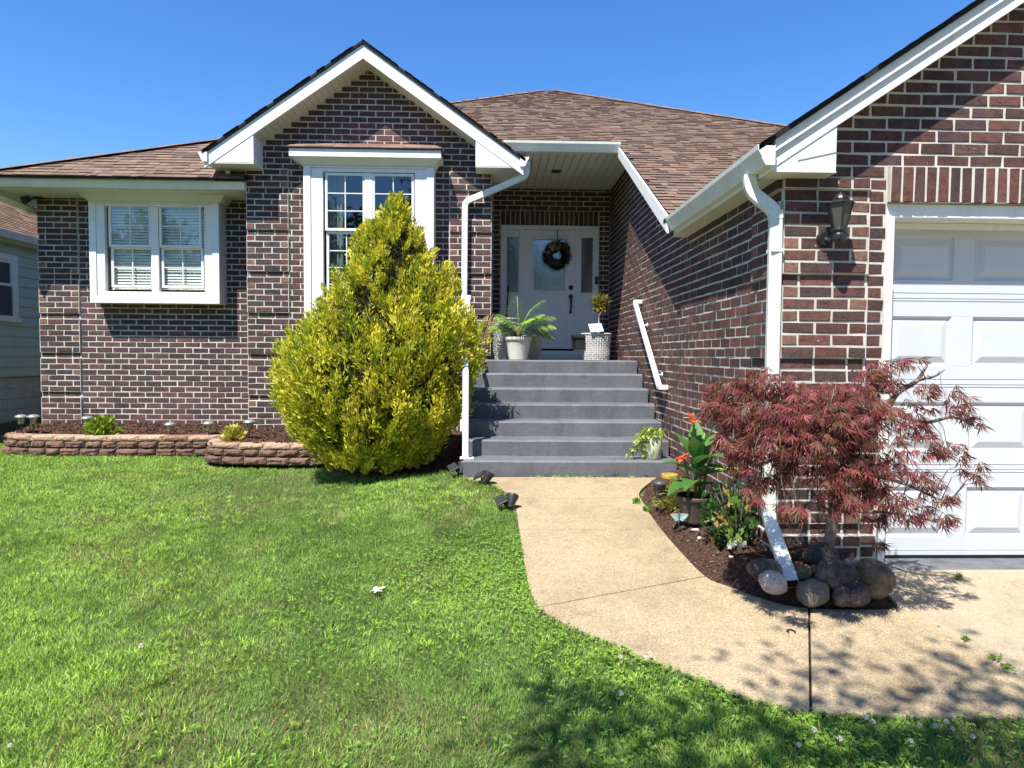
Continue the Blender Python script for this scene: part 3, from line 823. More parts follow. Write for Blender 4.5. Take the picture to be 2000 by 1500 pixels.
# garage rake, stepped twice, with the return box
for (h0, h1_, yy0) in ((0.015, 0.10, RY), (0.10, 0.185, RY + 0.018)):
    mb = MB(); x1 = 5.0
    for xa, xb in ((GTX + 0.10, GRX - 0.001), (GRX + 0.001, 2 * GRX - GTX - 0.1)):
        mb.prism([(xa, yy0, grake(xa) - h0), (xb, yy0, grake(xb) - h0), (xb, yy0, grake(xb) - h1_), (xa, yy0, grake(xa) - h1_)], (0, YG - yy0 - 0.0, 0))
    mb.build("rake_board", "white_vinyl", house, bevel=0.004)
gbz = 2.565
mb = MB(); xo = GTX + 0.10; xi = 1.955
mb.prism([(xo, RY + 0.024, gbz), (xi, RY + 0.024, gbz), (xi, RY + 0.024, grake(xi) - 0.186), (xo, RY + 0.024, grake(xo) - 0.1)], (0, YG - RY - 0.03, 0))
bx = mb.build("return_box", "white_vinyl", house, bevel=0.003)
mb = MB(); mb.prism([(1.73, RY + 0.019, gbz + 0.055), (xi - .002, RY + 0.019, gbz + 0.105), (xi - .002, RY + 0.019, gbz + 0.1062), (1.73, RY + 0.019, gbz + 0.0562)], (0, 0.004, 0)); mb.build("seam", "curb_grey", bx)
mb = MB(); mb.box(1.587, xi, RY + 0.02, YG + 0.0, gbz - 0.012, gbz - 0.002); mb.build("box_bottom", "soffit", bx)
mb = MB(); mb.box(1.571, 1.585, RY + 0.0, 5.80, gbz - 0.01, 2.685); mb.build("fascia", "white_trim", house)
y = YG + 0.005
while y < 5.84:
    mb = MB(); mb.box(1.587, XS + 0.01, y, y + 0.078, gbz - 0.012, gbz - 0.002 + random.uniform(-.001, .001)); mb.build("soffit_board", "soffit", house); y += 0.081
# sloping fascia of the main roof beside the porch
mb = MB()
mb.prism([(PRK, 5.74, mainz(5.74) - 0.005), (PRK, pg_y, mainz(pg_y) - 0.005), (PRK, pg_y, mainz(pg_y) - 0.125), (PRK, 5.74, mainz(5.74) - 0.15)], (-0.022, 0, 0))
mb.build("rake_board", "white_trim", house, bevel=0.003, label="white board sloping down from the porch to the garage gutter")
mb = MB(); mb.prism([(PRK, 5.86, mainz(5.86) - 0.13), (PRK, pg_y, mainz(pg_y) - 0.12), (XS + 0.02, pg_y, mainz(pg_y) - 0.12), (XS + 0.02, 5.86, mainz(5.86) - 0.13)], (0, 0, 0.012))
mb.build("soffit_board", "soffit", house)
# porch ceiling of narrow boards, with recessed light
x = GX1 + 0.005; CZ = 3.935
while x < XS:
    w = min(0.098, XS - x)
    mb = MB(); mb.box(x + 0.002, x + w - 0.002, 8.1, YB + 0.005, CZ + random.uniform(0, .0015), CZ + 0.012)
    mb.build("ceiling_board", "soffit", house, bevel=0.0015); x += 0.1
mb = MB(); mb.box(GX1, XS, 8.1, YB, CZ + 0.014, CZ + 0.03); mb.build("ceiling_backing", "flashing", house)
lp = onPlane(1087, 334, lambda p: p.z - CZ)
mb = MB(); mb.lathe([(0.065, -0.012), (0.07, -0.004), (0.07, 0.0)], (lp.x, lp.y, CZ), 20); rl = mb.build("recessed_light", "bronze_metal", house)
mb = MB(); mb.lathe([(0.03, -0.016), (0.035, -0.0125)], (lp.x, lp.y, CZ), 14); mb.build("bulb", "frosted_glass", rl)
# left soffit
mb = MB(); mb.box(eaveL.x + 0.05, GX0, 8.2, YL + 0.01, 3.457, 3.468); mb.build("soffit_board", "soffit", house)
for k in range(18):
    xx = eaveL.x + 0.1 + k * 0.19
    if xx > GX0 - 0.2: break
    mb = MB(); mb.box(xx, xx + 0.185, 8.215, YL, 3.449, 3.456); mb.build("soffit_board", "soffit", house)
mb = MB(); mb.box(eaveL.x, eaveL.x + 0.02, 8.2, 15.5, 3.45, 3.565); mb.build("fascia", "white_trim", house)
mb = MB(); mb.box(eaveL.x + 0.02, -5.77, 8.31, 15.5, 3.455, 3.468); mb.build("soffit_board", "soffit", house)
mb = MB(); mb.box(-4.33, -4.2, 8.42, 8.5, 3.440, 3.4485); mb.build("soffit_vent", "flashing", house)

# gutters: K profile swept along the eave. (outward, up)
KP = [(0.0, 0.0), (0.055, 0.0), (0.075, 0.035), (0.078, 0.05), (0.1, 0.085), (0.104, 0.112), (0.095, 0.114), (0.09, 0.108), (0.004, 0.108), (0.0, 0.114)]
def gutter(p, d, out, L, lbl=None):
    p, d, out = V3(p), V3(d).normalized(), V3(out)
    mb = MB(); mb.prism([p + out * a + V3((0, 0, 1)) * z for a, z in KP], d * L)
    return mb.build("gutter", "gutter", house, label=lbl)
gutter((eaveL.x, 8.2, 3.455), UX, NF, GX0 - eaveL.x, "long gutter above the small box window")
gutter((0.12, 8.108, 3.935), UX, NF, PRK - 0.12, "gutter across the porch roof")
g3 = gutter((1.585, RY - 0.02, 2.58), UY, NW, 5.76 - RY, "gutter along the side of the garage")
gutter((exr - 0.06, FY - 0.02, 3.70), UY, V3((1, 0, 0)), 0.14)
gutter((exl + 0.06, FY - 0.02, 3.70), UY, V3((-1, 0, 0)), 0.5)
# downspouts
RP = [(-0.027, -0.036), (0.027, -0.036), (0.031, -0.031), (0.031, 0.031), (0.027, 0.036), (-0.027, 0.036), (-0.031, 0.031), (-0.031, -0.031)]
def soften(pts, r=0.05, n=5):
    P = [V3(p) for p in pts]; out = [P[0]]
    for i in range(1, len(P) - 1):
        a = P[i] + (P[i - 1] - P[i]).normalized() * r; b2 = P[i] + (P[i + 1] - P[i]).normalized() * r
        for k in range(n + 1):
            t = k / n; out.append(a * (1 - t) ** 2 + P[i] * 2 * t * (1 - t) + b2 * t * t)
    return out + [P[-1]]
def downspout(pts, lbl, side, r=0.05):
    mb = MB(); mb.tube(soften(pts, r), 0, prof=RP, side=side)
    o = mb.build("downspout", "gutter", house, smooth=False, label=lbl)
    return o
dx_ = 1.672; dy_ = YG - 0.015
foot = onY(1546, 1140, 3.5)
knee = onY(1501, 1010, dy_)
dsp = downspout([(1.535, dy_ + 0.06, 2.585), (1.537, dy_ + 0.055, 2.49), (dx_ - 0.0, dy_, 2.36), (dx_, dy_, knee.z), (foot.x, foot.y, foot.z)], "tall downspout at the garage corner, kicked out over the rocks", (0.2, 1, 0), 0.055)
fd = (foot - knee).normalized()
mb = MB(); mb.tube([foot - fd * 0.004, foot + fd * 0.002], 0, prof=[(a * 0.86, b * 0.86) for a, b in RP], side=(0.2, 1, 0)); mb.build("outlet_shade", "rubber_black", dsp)  # black inset, its colour stands in for shade inside the open pipe
for zz in (2.315, knee.z + 0.085):
    mb = MB(); mb.tube([(dx_, dy_, zz), (dx_, dy_, zz + 0.05)], 0, prof=[(a * 1.06, b * 1.06) for a, b in RP], side=(0.2, 1, 0)); mb.build("elbow_sleeve", "gutter", dsp)
for zz in (2.12, 1.25):
    mb = MB(); mb.box(dx_ - 0.035, dx_ + 0.04, dy_ - 0.0385, dy_ + 0.0385, zz, zz + 0.02); mb.build("strap", "gutter", dsp)
p1 = onY(1029, 312, FY + 0.08)
dl = downspout([(p1.x, FY + 0.10, 3.78), (p1.x, FY + 0.10, 3.62), (-0.34, 8.13, 3.34), (-0.355, 8.13, 0.45)], "downspout bent across the gable corner behind the yellow shrub", (0, 1, 0), 0.06)
downspout([(-6.02, 8.16, 3.46), (-6.02, 8.17, 3.40), (-5.86, 9.3, 3.27), (-5.83, 9.35, 0.5)], "downspout at the far left corner of the house", (0, 1, 0), 0.04)
mb = MB(); mb.box(-3.21, -3.16, 8.17, 8.22, 3.57, 3.72); mb.build("gutter_outlet", "gutter", house)

# --- windows
def frame_rect(mb, x0, x1, z0, z1, w, y0, y1, wb=None, wt=None):
    wb = wb or w; wt = wt or w
    mb.box(x0, x0 + w, y0, y1, z0, z1); mb.box(x1 - w, x1, y0, y1, z0, z1)
    mb.box(x0 + w, x1 - w, y0, y1, z0, z0 + wb); mb.box(x0 + w, x1 - w, y0, y1, z1 - wt, z1)
def sash(par, x0, x1, z0, z1, y, cols, rows, sw=0.03, mat="white_vinyl", thick=0.026):
    mb = MB(); frame_rect(mb, x0 - sw, x1 + sw, z0 - sw, z1 + sw, sw, y, y + thick); mb.build("sash", mat, par, bevel=0.003)
    mw = 0.011
    for i in range(1, cols):
        xc = x0 + (x1 - x0) * i / cols
        mb = MB(); mb.box(xc - mw / 2, xc + mw / 2, y + 0.006, y + 0.018, z0, z1); mb.build("muntin", mat, par)
    for j in range(1, rows):
        zc = z0 + (z1 - z0) * j / rows
        mb = MB(); mb.box(x0, x1, y + 0.007, y + 0.017, zc - mw / 2, zc + mw / 2); mb.build("muntin", mat, par)
    for i in range(cols):
        for j in range(rows):
            xa, xb = x0 + (x1 - x0) * i / cols, x0 + (x1 - x0) * (i + 1) / cols
            za, zb = z0 + (z1 - z0) * j / rows, z0 + (z1 - z0) * (j + 1) / rows
            mb = MB(); mb.quadset([(xa, y + 0.012, za), (xb, y + 0.012, za), (xb, y + 0.012, zb), (xa, y + 0.012, zb)], [(0, 1, 2, 3)])
            mb.build("pane", "glass", par)
# small box window on the left wall
bx0, bx1, bz0, bz1, by = -5.015, -3.42, 2.115, 3.372, YL - 0.22
mb = MB()
mb.box(bx0, bx0 + 0.085, by, YL - 0.008, bz0, bz1); mb.box(bx1 - 0.085, bx1, by, YL - 0.008, bz0, bz1)
mb.box(bx0 + 0.085, bx1 - 0.085, by, YL - 0.008, bz0, bz0 + 0.085); mb.box(bx0 + 0.085, bx1 - 0.085, by, YL - 0.008, bz1 - 0.02, bz1)
win1 = mb.build("box_window", "white_vinyl", house, bevel=0.004, label="small white box window with two sashes and blinds")
mb = MB(); frame_rect(mb, bx0 + 0.086, bx1 - 0.086, bz0 + 0.086, bz1 - 0.021, 0.10, by + 0.012, by + 0.08, 0.06, 0.035)
mb.box((bx0 + bx1) / 2 - 0.045, (bx0 + bx1) / 2 + 0.045, by + 0.016, by + 0.08, bz0 + 0.147, bz1 - 0.057)
mb.build("window_frame", "white_vinyl", win1, bevel=0.004)
mb = MB(); mb.prism([(bx0 - 0.07, by - 0.09, 3.448), (bx1 + 0.10, by - 0.09, 3.448), (bx1 + 0.03, by - 0.01, bz1 + 0.001), (bx0 - 0.0, by - 0.01, bz1 + 0.001)], (0, 0.25, 0)); mb.build("cornice", "soffit", win1)
for xa, xb in ((-4.755, -4.295), (-4.135, -3.675)):
    sash(win1, xa, xb, 2.845, 3.31, by + 0.022, 2, 2)
    sash(win1, xa + 0.01, xb + 0.01, 2.345, 2.79, by + 0.05, 2, 2)
    mb = MB(); z = 2.31
    while z < 3.36:
        mb.obox(((xa + xb) / 2, by + 0.1, z), ((xb - xa) / 2 + 0.04, 0, 0), (0, 0.012, 0.0165), (0, 0, 0.0012)); z += 0.036
    mb.build("blind", "blind", win1)
    mb = MB(); mb.box(xa - 0.05, xb + 0.05, by + 0.17, by + 0.185, 2.22, 3.36); mb.build("room_backing", "dark_room", win1)
# tall box window in the gable
tx0, tx1, tz0, tz1, ty = -2.225, -0.70, 1.90, 3.70, YA - 0.25
mb = MB()
mb.box(tx0, tx0 + 0.085, ty, YA + 0.02, tz0, tz1); mb.box(tx1 - 0.085, tx1, ty, YA + 0.02, tz0, tz1)
mb.box(tx0 + 0.085, tx1 - 0.085, ty, YA + 0.02, tz0, tz0 + 0.085); mb.box(tx0 + 0.085, tx1 - 0.085, ty, YA + 0.02, tz1 - 0.02, tz1)
win2 = mb.build("box_window", "white_vinyl", house, bevel=0.004, label="tall white box window with its own shingled canopy roof")
mb = MB(); frame_rect(mb, tx0 + 0.086, tx1 - 0.086, tz0 + 0.086, tz1 - 0.021, 0.14, ty + 0.012, ty + 0.08, 0.06, 0.045)
mb.box(-1.507, -1.425, ty + 0.016, ty + 0.08, tz0 + 0.147, tz1 - 0.068)
mb.build("window_frame", "white_vinyl", win2, bevel=0.004)
for xa, xb in ((-1.948, -1.538), (-1.395, -0.965)):
    sash(win2, xa, xb, 2.98, 3.595, ty + 0.022, 2, 3)
    sash(win2, xa + 0.008, xb + 0.008, 2.13, 2.92, ty + 0.05, 2, 4)
mb = MB(); frame_rect(mb, -2.15, -0.78, 1.95, 3.72, 0.02, YA + 0.21, YA + 1.2); mb.box(-2.2, -0.7, YA + 1.2, YA + 1.25, 1.9, 3.75)
mb.build("room_backing", "dark_room", win2)
for xa in (-1.99,):
    mb = MB(); n = 14; w = 0.2
    vs = [(xa + w * i / n, ty + 0.16 + 0.018 * math.sin(i * 1.9), z) for z in (1.97, 3.68) for i in range(n + 1)]
    mb.quadset(vs, [(i, i + 1, n + 2 + i, n + 1 + i) for i in range(n)]); mb.build("curtain", "curtain", win2, smooth=True)
# canopy of the tall window
mb = MB(); mb.box(-2.36, -0.61, ty - 0.10, YA - 0.01, 3.775, 3.868); can = mb.build("canopy", "white_trim", house, bevel=0.005, label="white box canopy over the tall window")
mb = MB(); mb.prism([(-2.33, ty - 0.085, 3.7745), (-0.64, ty - 0.085, 3.7745), (tx1 + 0.01, ty - 0.004, 3.702), (tx0 - 0.01, ty - 0.004, 3.702)], (0, 0.22, 0)); mb.build("crown_molding", "soffit", can, bevel=0.003)
mb = MB(); mb.prism([(-2.375, ty - 0.12, 3.8695), (-0.595, ty - 0.12, 3.8695), (-0.595, YA - 0.01, 3.8695), (-2.375, YA - 0.01, 3.8695)], (0, 0, 0.014)); mb.build("drip_edge", "flashing", can)
cy0, cy1, cz0, cz1 = ty - 0.115, YA - 0.005, 3.886, 4.035
ncr = 3
for r in range(ncr):
    t0, t1 = r / ncr, (r + 1) / ncr + 0.04
    inset = 0.14 * t0; x = -2.37 + inset; xe = -0.60 - inset
    if r % 2: x -= 0.0
    while x < xe - 0.03:
        w = min(random.choice((0.16, 0.2, 0.24)), xe - x)
        ya, yb = cy0 + (cy1 - cy0) * t0, min(cy0 + (cy1 - cy0) * t1, cy1); za, zb = cz0 + (cz1 - cz0) * t0, cz0 + (cz1 - cz0) * min(t1, 1)
        cc = random.choice([(0.27, 0.16, 0.115), (0.32, 0.2, 0.14), (0.2, 0.125, 0.1), (0.24, 0.15, 0.115)])
        mb = MB(); mb.quadset([(x, ya, za + .008), (x + w - .003, ya, za + .008), (x + w - .003, yb, zb + 0.001), (x, yb, zb + 0.001), (x, ya, za - .006), (x + w - .003, ya, za - .006)], [(0, 1, 2, 3), (4, 5, 1, 0)], cc)
        mb.build("shingle", "shingle", can); x += w
mb = MB()
mb.prism([(-2.37, cy0, cz0 - .004), (-2.23, cy1, cz1 - 0.004), (-2.37, cy1, cz0 - .004)], (0.005, 0, 0)); mb.quadset([(-2.37, cy0, cz0), (-2.23, cy1, cz1), (-2.37, cy1, cz0)], [(0, 1, 2)]); mb.quadset([(-.6, cy0, cz0), (-.74, cy1, cz1), (-.6, cy1, cz0)], [(0, 1, 2)])
mb.c = [(0.2, 0.13, 0.1)] * len(mb.f); mb.build("canopy_end", "shingle", can)

# --- entrance: frame, sidelights, door
fy = YB - 0.02
mb = MB(); frame_rect(mb, DX0, DX1, DZ0, DZ1, 0.05, fy, YB + 0.12, 0.05, 0.06)
mb.box(0.385, 0.435, fy + 0.005, YB + 0.1, DZ0 + 0.05, DZ1 - 0.06); mb.box(1.207, 1.257, fy + 0.005, YB + 0.1, DZ0 + 0.05, DZ1 - 0.06)
mb.box(0.16, 0.385, fy + 0.02, YB + 0.08, DZ0 + 0.05, 2.42); mb.box(0.16, 0.385, fy + 0.02, YB + 0.08, 3.235, DZ1 - 0.06)
mb.box(1.257, 1.505, fy + 0.02, YB + 0.08, DZ0 + 0.05, 2.42); mb.box(1.257, 1.505, fy + 0.02, YB + 0.08, 3.235, DZ1 - 0.06)
ent = mb.build("entrance_frame", "door_paint", house, bevel=0.004)
for xa, xb, s0, s1 in ((0.16, 0.385, 0.2, 0.375), (1.257, 1.505, 1.295, 1.47)):
    mb = MB(); mb.box(xa, s0, fy + 0.02, YB + 0.08, 2.42, 3.235); mb.box(s1, xb, fy + 0.02, YB + 0.08, 2.42, 3.235); frame_rect(mb, s0 - .012, s1 + .012, 2.41, 3.245, 0.016, fy + 0.01, fy + 0.022); mb.build("sidelight_frame", "door_paint", ent, bevel=0.002)
    mb = MB(); mb.box(s0, s1, fy + 0.035, fy + 0.045, 2.42, 3.235); mb.build("sidelight_glass", "leaded_glass", ent)
    for za, zb in ((1.63, 2.02), (2.08, 2.36)):
        mb = MB(); mb.prism([(s0 - .01, fy + 0.018, za), (s1 + .01, fy + 0.018, za), (s1 + .01, fy + 0.018, zb), (s0 - .01, fy + 0.018, zb)], (0, 0.0035, 0)); mb.build("door_panel", "door_paint", ent, bevel=0.0015)
mb = MB(); mb.box(0.437, 0.585, fy + 0.02, fy + 0.065, 1.60, 3.335); mb.box(1.065, 1.205, fy + 0.02, fy + 0.065, 1.60, 3.335)
mb.box(0.585, 1.065, fy + 0.02, fy + 0.065, 1.60, 2.44); mb.box(0.585, 1.065, fy + 0.02, fy + 0.065, 3.205, 3.335)
door = mb.build("front_door", "door_paint", house, bevel=0.002, label="white front door with a large decorative glass")
mb = MB(); frame_rect(mb, 0.565, 1.085, 2.42, 3.225, 0.03, fy + 0.004, fy + 0.022); mb.build("glass_trim", "door_paint", door, bevel=0.003)
mb = MB(); mb.box(0.585, 1.065, fy + 0.032, fy + 0.04, 2.44, 3.205); mb.build("door_glass", "leaded_glass", door)
for xa, xb in ((0.52, 0.79), (0.85, 1.12)):
    mb = MB(); frame_rect(mb, xa, xb, 1.7, 2.3, 0.022, fy + 0.014, fy + 0.021); mb.build("door_panel", "door_paint", door, bevel=0.002)
mb = MB(); mb.lathe([(0.034, 0), (0.036, .01), (0.03, .018), (0, .02)], (0, 0, 0), 16); dk = mb
hx_, hz_ = 1.148, 2.5
mb = MB(); mb.tube([(hx_, fy + 0.02, hz_), (hx_, fy - 0.005, hz_)], 0.034, 14); mb.tube([(hx_, fy + 0.02, hz_ - 0.13), (hx_, fy - 0.004, hz_ - 0.13)], 0.032, 14)
mb.tube([(hx_, fy - 0.004, hz_ - 0.11), (hx_, fy - 0.03, hz_ - 0.16), (hx_, fy - 0.05, hz_ - 0.22), (hx_, fy - 0.04, hz_ - 0.30), (hx_, fy, hz_ - 0.36)], [0.012, 0.014, 0.016, 0.014, 0.012], 8)
mb.tube([(hx_, fy + 0.02, hz_ - 0.36), (hx_, fy - 0.006, hz_ - 0.36)], 0.022, 12)
mb.build("handle_set", "bronze_metal", door, smooth=True)
mb = MB(); mb.box(0.12, 1.54, fy - 0.08, fy + 0.02, PORCH + 0.002, DZ0 + 0.005); mb.build("threshold", "white_trim", house, bevel=0.004)
mb = MB(); mb.box(1.5, 1.545, fy - 0.022, fy - 0.001, 2.55, 2.665); mb.build("doorbell", "black_plastic", house, bevel=0.004)
mb = MB(); mb.box(0.0, 1.6, YB + 0.13, YB + 0.16, 1.4, 3.5); mb.build("room_backing", "dark_room", house)

# --- garage door
gy = YG + 0.2
mb = MB()
mb.box(GDX0 + 0.001, GDX0 + 0.045, YG - 0.012, gy + 0.03, 0.16, GDZ - 0.085); mb.box(GDX0 + 0.001, GDX1, YG + 0.01, gy + 0.03, GDZ - 0.085, GDZ - 0.003)
mb.box(GDX0 + 0.046, GDX0 + 0.075, gy - 0.07, gy + 0.03, 0.2, GDZ - 0.086)
mb.box(GDX0 + 0.046, GDX1, gy - 0.05, gy + 0.028, GDZ - 0.12, GDZ - 0.086)
mb.build("garage_door_frame", "white_trim", house, bevel=0.004)
SZ = [0.232, 0.786, 1.331, 1.875, 2.42]
px0, pw, pp = 2.505, 0.405, 0.542
for k in range(4):
    z0, z1 = SZ[k] + 0.002, SZ[k + 1] - 0.002
    pz0, pz1 = z0 + 0.115, z1 - 0.11
    if k == 3: pz1 = z0 + 0.39
    mb = MB(); xe = GDX1
    mb.box(GDX0 + 0.07, xe, gy, gy + 0.04, z0, pz0); mb.box(GDX0 + 0.07, xe, gy, gy + 0.04, pz1, z1)
    x = GDX0 + 0.07
    for c in range(8):
        a = px0 + c * pp; mb.box(x, a, gy, gy + 0.04, pz0, pz1); x = a + pw
    mb.box(x, xe, gy, gy + 0.04, pz0, pz1)
    mb.box(GDX0 + 0.07, xe, gy - 0.003, gy + 0.001, z1 - 0.012, z1); mb.box(GDX0 + 0.07, xe, gy - 0.003, gy + 0.001, z0 + 0.035, z0 + 0.038)
    sec = mb.build("garage_door_section", "garage_paint", house, bevel=0.0015)
    for c in range(8):
        a, b2 = px0 + c * pp, px0 + c * pp + pw; mb = MB()
        rings = [(0.0, 0.0), (0.012, 0.013), (0.022, 0.014), (0.062, 0.001), (0.066, 0.0005)]
        vs = []
        for i, d in rings: vs += [(a + i, gy + d, pz0 + i), (b2 - i, gy + d, pz0 + i), (b2 - i, gy + d, pz1 - i), (a + i, gy + d, pz1 - i)]
        fs = [(r * 4 + q, r * 4 + (q + 1) % 4, r * 4 + 4 + (q + 1) % 4, r * 4 + 4 + q) for r in range(len(rings) - 1) for q in range(4)] + [tuple(4 * (len(rings) - 1) + q for q in range(4))]
        mb.quadset(vs, fs); mb.build("raised_panel", "garage_paint", sec)
mb = MB(); mb.box(GDX0 + 0.07, GDX1, gy - 0.004, gy + 0.045, 0.215, 0.233); mb.build("bottom_seal", "rubber_black", house)
mb = MB(); mb.box(GDX0 + 0.0, GDX1 + 0.05, YG - 0.015, gy + 0.1, 0.0, 0.214); mb.build("garage_curb", "curb_grey", house, bevel=0.006)
mb = MB(); mb.box(GDX0, GDX1, gy + 0.05, gy + 0.07, 0.1, 2.6); mb.build("garage_backing", "dark_room", house)

# --- floodlight at the far left corner under the eave
mb = MB(); c = onY(62, 386, 8.62)
mb.obox(c + V3((0.06, 0.04, 0.03)), (0.045, 0, 0), (0, 0.04, 0), (0, 0, 0.04)); mb.tube([c + V3((0.05, 0, 0.0)), c + V3((-0.02, -0.05, -0.03))], 0.015); mb.tube([c + V3((-0.0, -0.04, -0.02)), c + V3((-0.04, -0.1, -0.06))], [0.035, 0.05], 12)
fl = mb.build("flood_lamp", "black_plastic"); tag(fl, "small black flood lamp under the far left eave corner", "lamp")

# ================================================================== entrance steps and rails
steps = thing("entrance_steps", "grey painted concrete entrance steps with seven risers", "steps", (0.7, 6.0, 0.39))
SX0, SX1 = -0.26, 1.69
for i in range(7):
    zt, zb = PORCH - i * RISE, PORCH - (i + 1) * RISE
    ya = 7.74 - i * TREAD
    if i == 0: zb += 0.0
    mb = MB(); nseg = 26
    yb = 8.19 if i else 8.19
    top = [(SX0 + (SX1 - SX0) * k / nseg) for k in range(nseg + 1)]
    vs = []; 
    for k, xx in enumerate(top):
        j = 0.004 * mnoise.noise(V3((xx * 3, i * 7.3, 0))); j2 = 0.003 * mnoise.noise(V3((xx * 5, i * 3.1, 5)))
        vs += [(xx, ya + j, zb), (xx, ya + j - 0.004, zt - 0.016 + j2), (xx, ya + j + 0.012, zt + j2), (xx, yb, zt), (xx, yb, zb)]
    fs = [(k * 5 + q, (k + 1) * 5 + q, (k + 1) * 5 + q + 1, k * 5 + q + 1) for k in range(nseg) for q in range(4)]
    fs += [(0, 1, 2, 3, 4), tuple(nseg * 5 + q for q in (4, 3, 2, 1, 0))]
    mb.quadset(vs, fs); mb.build("step", "paint_grey", steps)
mb = MB(); mb.box(SX0 + 0.02, SX1, 8.191, YB + 0.0, PORCH - 0.2, PORCH - 0.003); mb.box(-0.019, XS - 0.001, 8.19, YB, PORCH - 0.2, PORCH - 0.004); mb.build("porch_floor", "paint_grey", steps)
mb = MB(); mb.box(SX0 + 0.05, SX1 - .01, 6.2, 8.19, 0.2, 0.392); mb.build("footing", "paint_grey", steps)

def rail_prof(w): return [(-w, -w), (w, -w), (w, w), (-w, w)]
lr = thing("handrail", "white square post handrail on the left edge of the steps", "handrail", (-0.2, 6.05, 0.545))
pb = onY(909, 892, 6.12); pt = onY(909, 724, 6.12)
zt = pt.z
mb = MB(); mb.box(pb.x - 0.028, pb.x + 0.028, 6.10, 6.156, 0.547, zt); mb.build("post", "rail_paint", lr, bevel=0.004)
mb = MB(); mb.box(pb.x - 0.05, pb.x + 0.075, 6.07, 6.19, 0.546, 0.553); mb.build("base_plate", "rail_paint", lr)
mb = MB(); mb.lathe([(0.03, 0), (0.026, 0.012), (0.012, 0.02)], (pb.x, 6.128, zt), 12); mb.build("post_cap", "rail_paint", lr, smooth=True)
up2 = onY(918, 580, 7.8)
mb = MB(); mb.tube([(pb.x, 6.12, zt - 0.03), (up2.x - 0.02, 7.8, up2.z - 0.02)], 0, prof=rail_prof(0.02), side=(1, 0, 0)); mb.build("rail", "rail_paint", lr, bevel=0.003)
mb = MB(); mb.box(up2.x - 0.045, up2.x + 0.01, 7.78, 7.83, PORCH, up2.z + 0.02); mb.build("post", "rail_paint", lr, bevel=0.004)
rr = thing("handrail", "white wall handrail sloping down the brick garage side wall", "handrail", (1.65, 6.9, 1.4))
q0, q1 = onX(1240, 590, XS - 0.085), onX(1288, 757, XS - 0.085)
mb = MB(); mb.tube([q0, q1], 0, prof=rail_prof(0.022), side=(1, 0, 0)); mb.build("rail", "rail_paint", rr, bevel=0.004)
for q in (q0, q1):
    mb = MB(); mb.box(q.x - 0.01, XS - 0.003, q.y - 0.02, q.y + 0.02, q.z - 0.02, q.z + 0.025); mb.build("rail_return", "rail_paint", rr, bevel=0.004)
for t in (0.25, 0.82):
    q = q0.lerp(q1, t); mb = MB(); mb.tube([q + V3((0, 0, -0.02)), q + V3((0.03, 0, -0.05)), V3((XS - 0.002, q.y, q.z - 0.045))], 0.008, 8); mb.tube([(XS - 0.01, q.y, q.z - 0.045), (XS - 0.002, q.y, q.z - 0.045)], 0.025, 12); mb.build("bracket", "rail_paint", rr, smooth=True)

# ================================================================== wall lantern
lc = onY(1640, 425, YG - 0.14)
wl = thing("wall_lantern", "black coach lantern mounted beside the garage door", "lantern", (lc.x, YG, lc.z))
mb = MB()
def frust(mb, c, h0, h1, z0, z1, n=4, rot=math.pi / 4):
    vs = []
    for h, z in ((h0, z0), (h1, z1)):
        for k in range(n):
            a = rot + 2 * math.pi * k / n; vs.append((c.x + h * math.cos(a), c.y + h * math.sin(a), c.z + z))
    fs = [(k, (k + 1) % n, n + (k + 1) % n, n + k) for k in range(n)] + [tuple(range(n - 1, -1, -1)), tuple(range(n, 2 * n))]
    mb.quadset(vs, fs)
n6 = 6
mb = MB(); frust(mb, lc, 0.036, 0.07, -0.06, 0.075, 6, 0.3); mb.build("lamp_glass", "frosted_glass", wl)
for k in range(6):
    a = 0.3 + 2 * math.pi * k / 6
    mb = MB(); mb.tube([lc + V3((0.038 * math.cos(a), 0.038 * math.sin(a), -0.062)), lc + V3((0.072 * math.cos(a), 0.072 * math.sin(a), 0.077))], 0.0045, 6); mb.build("cage_bar", "black_metal", wl)
mb = MB(); frust(mb, lc, 0.082, 0.04, 0.076, 0.105, 6, 0.3); mb.lathe([(0.045, 0.104), (0.04, 0.118), (0.03, 0.122), (0.02, 0.135), (0.006, 0.142), (0.005, 0.16)], lc, 14); mb.build("lantern_roof", "black_metal", wl)
mb = MB(); mb.lathe([(0.042, -0.06), (0.045, -0.075), (0.035, -0.085), (0.04, -0.1), (0.04, -0.125), (0.028, -0.135), (0.01, -0.145)], lc, 16); mb.build("lantern_base", "black_metal", wl, smooth=False)
mb = MB(); mb.tube([lc + V3((0, 0.02, -0.11)), lc + V3((-0.02, 0.07, -0.12)), V3((lc.x - 0.03, YG - 0.03, lc.z - 0.105))], 0.016, 10); mb.tube([(lc.x - 0.032, YG - 0.05, lc.z - 0.105), (lc.x - 0.032, YG - 0.028, lc.z - 0.105)], [0.038, 0.048], 18); mb.build("wall_bracket", "black_metal", wl, smooth=False)

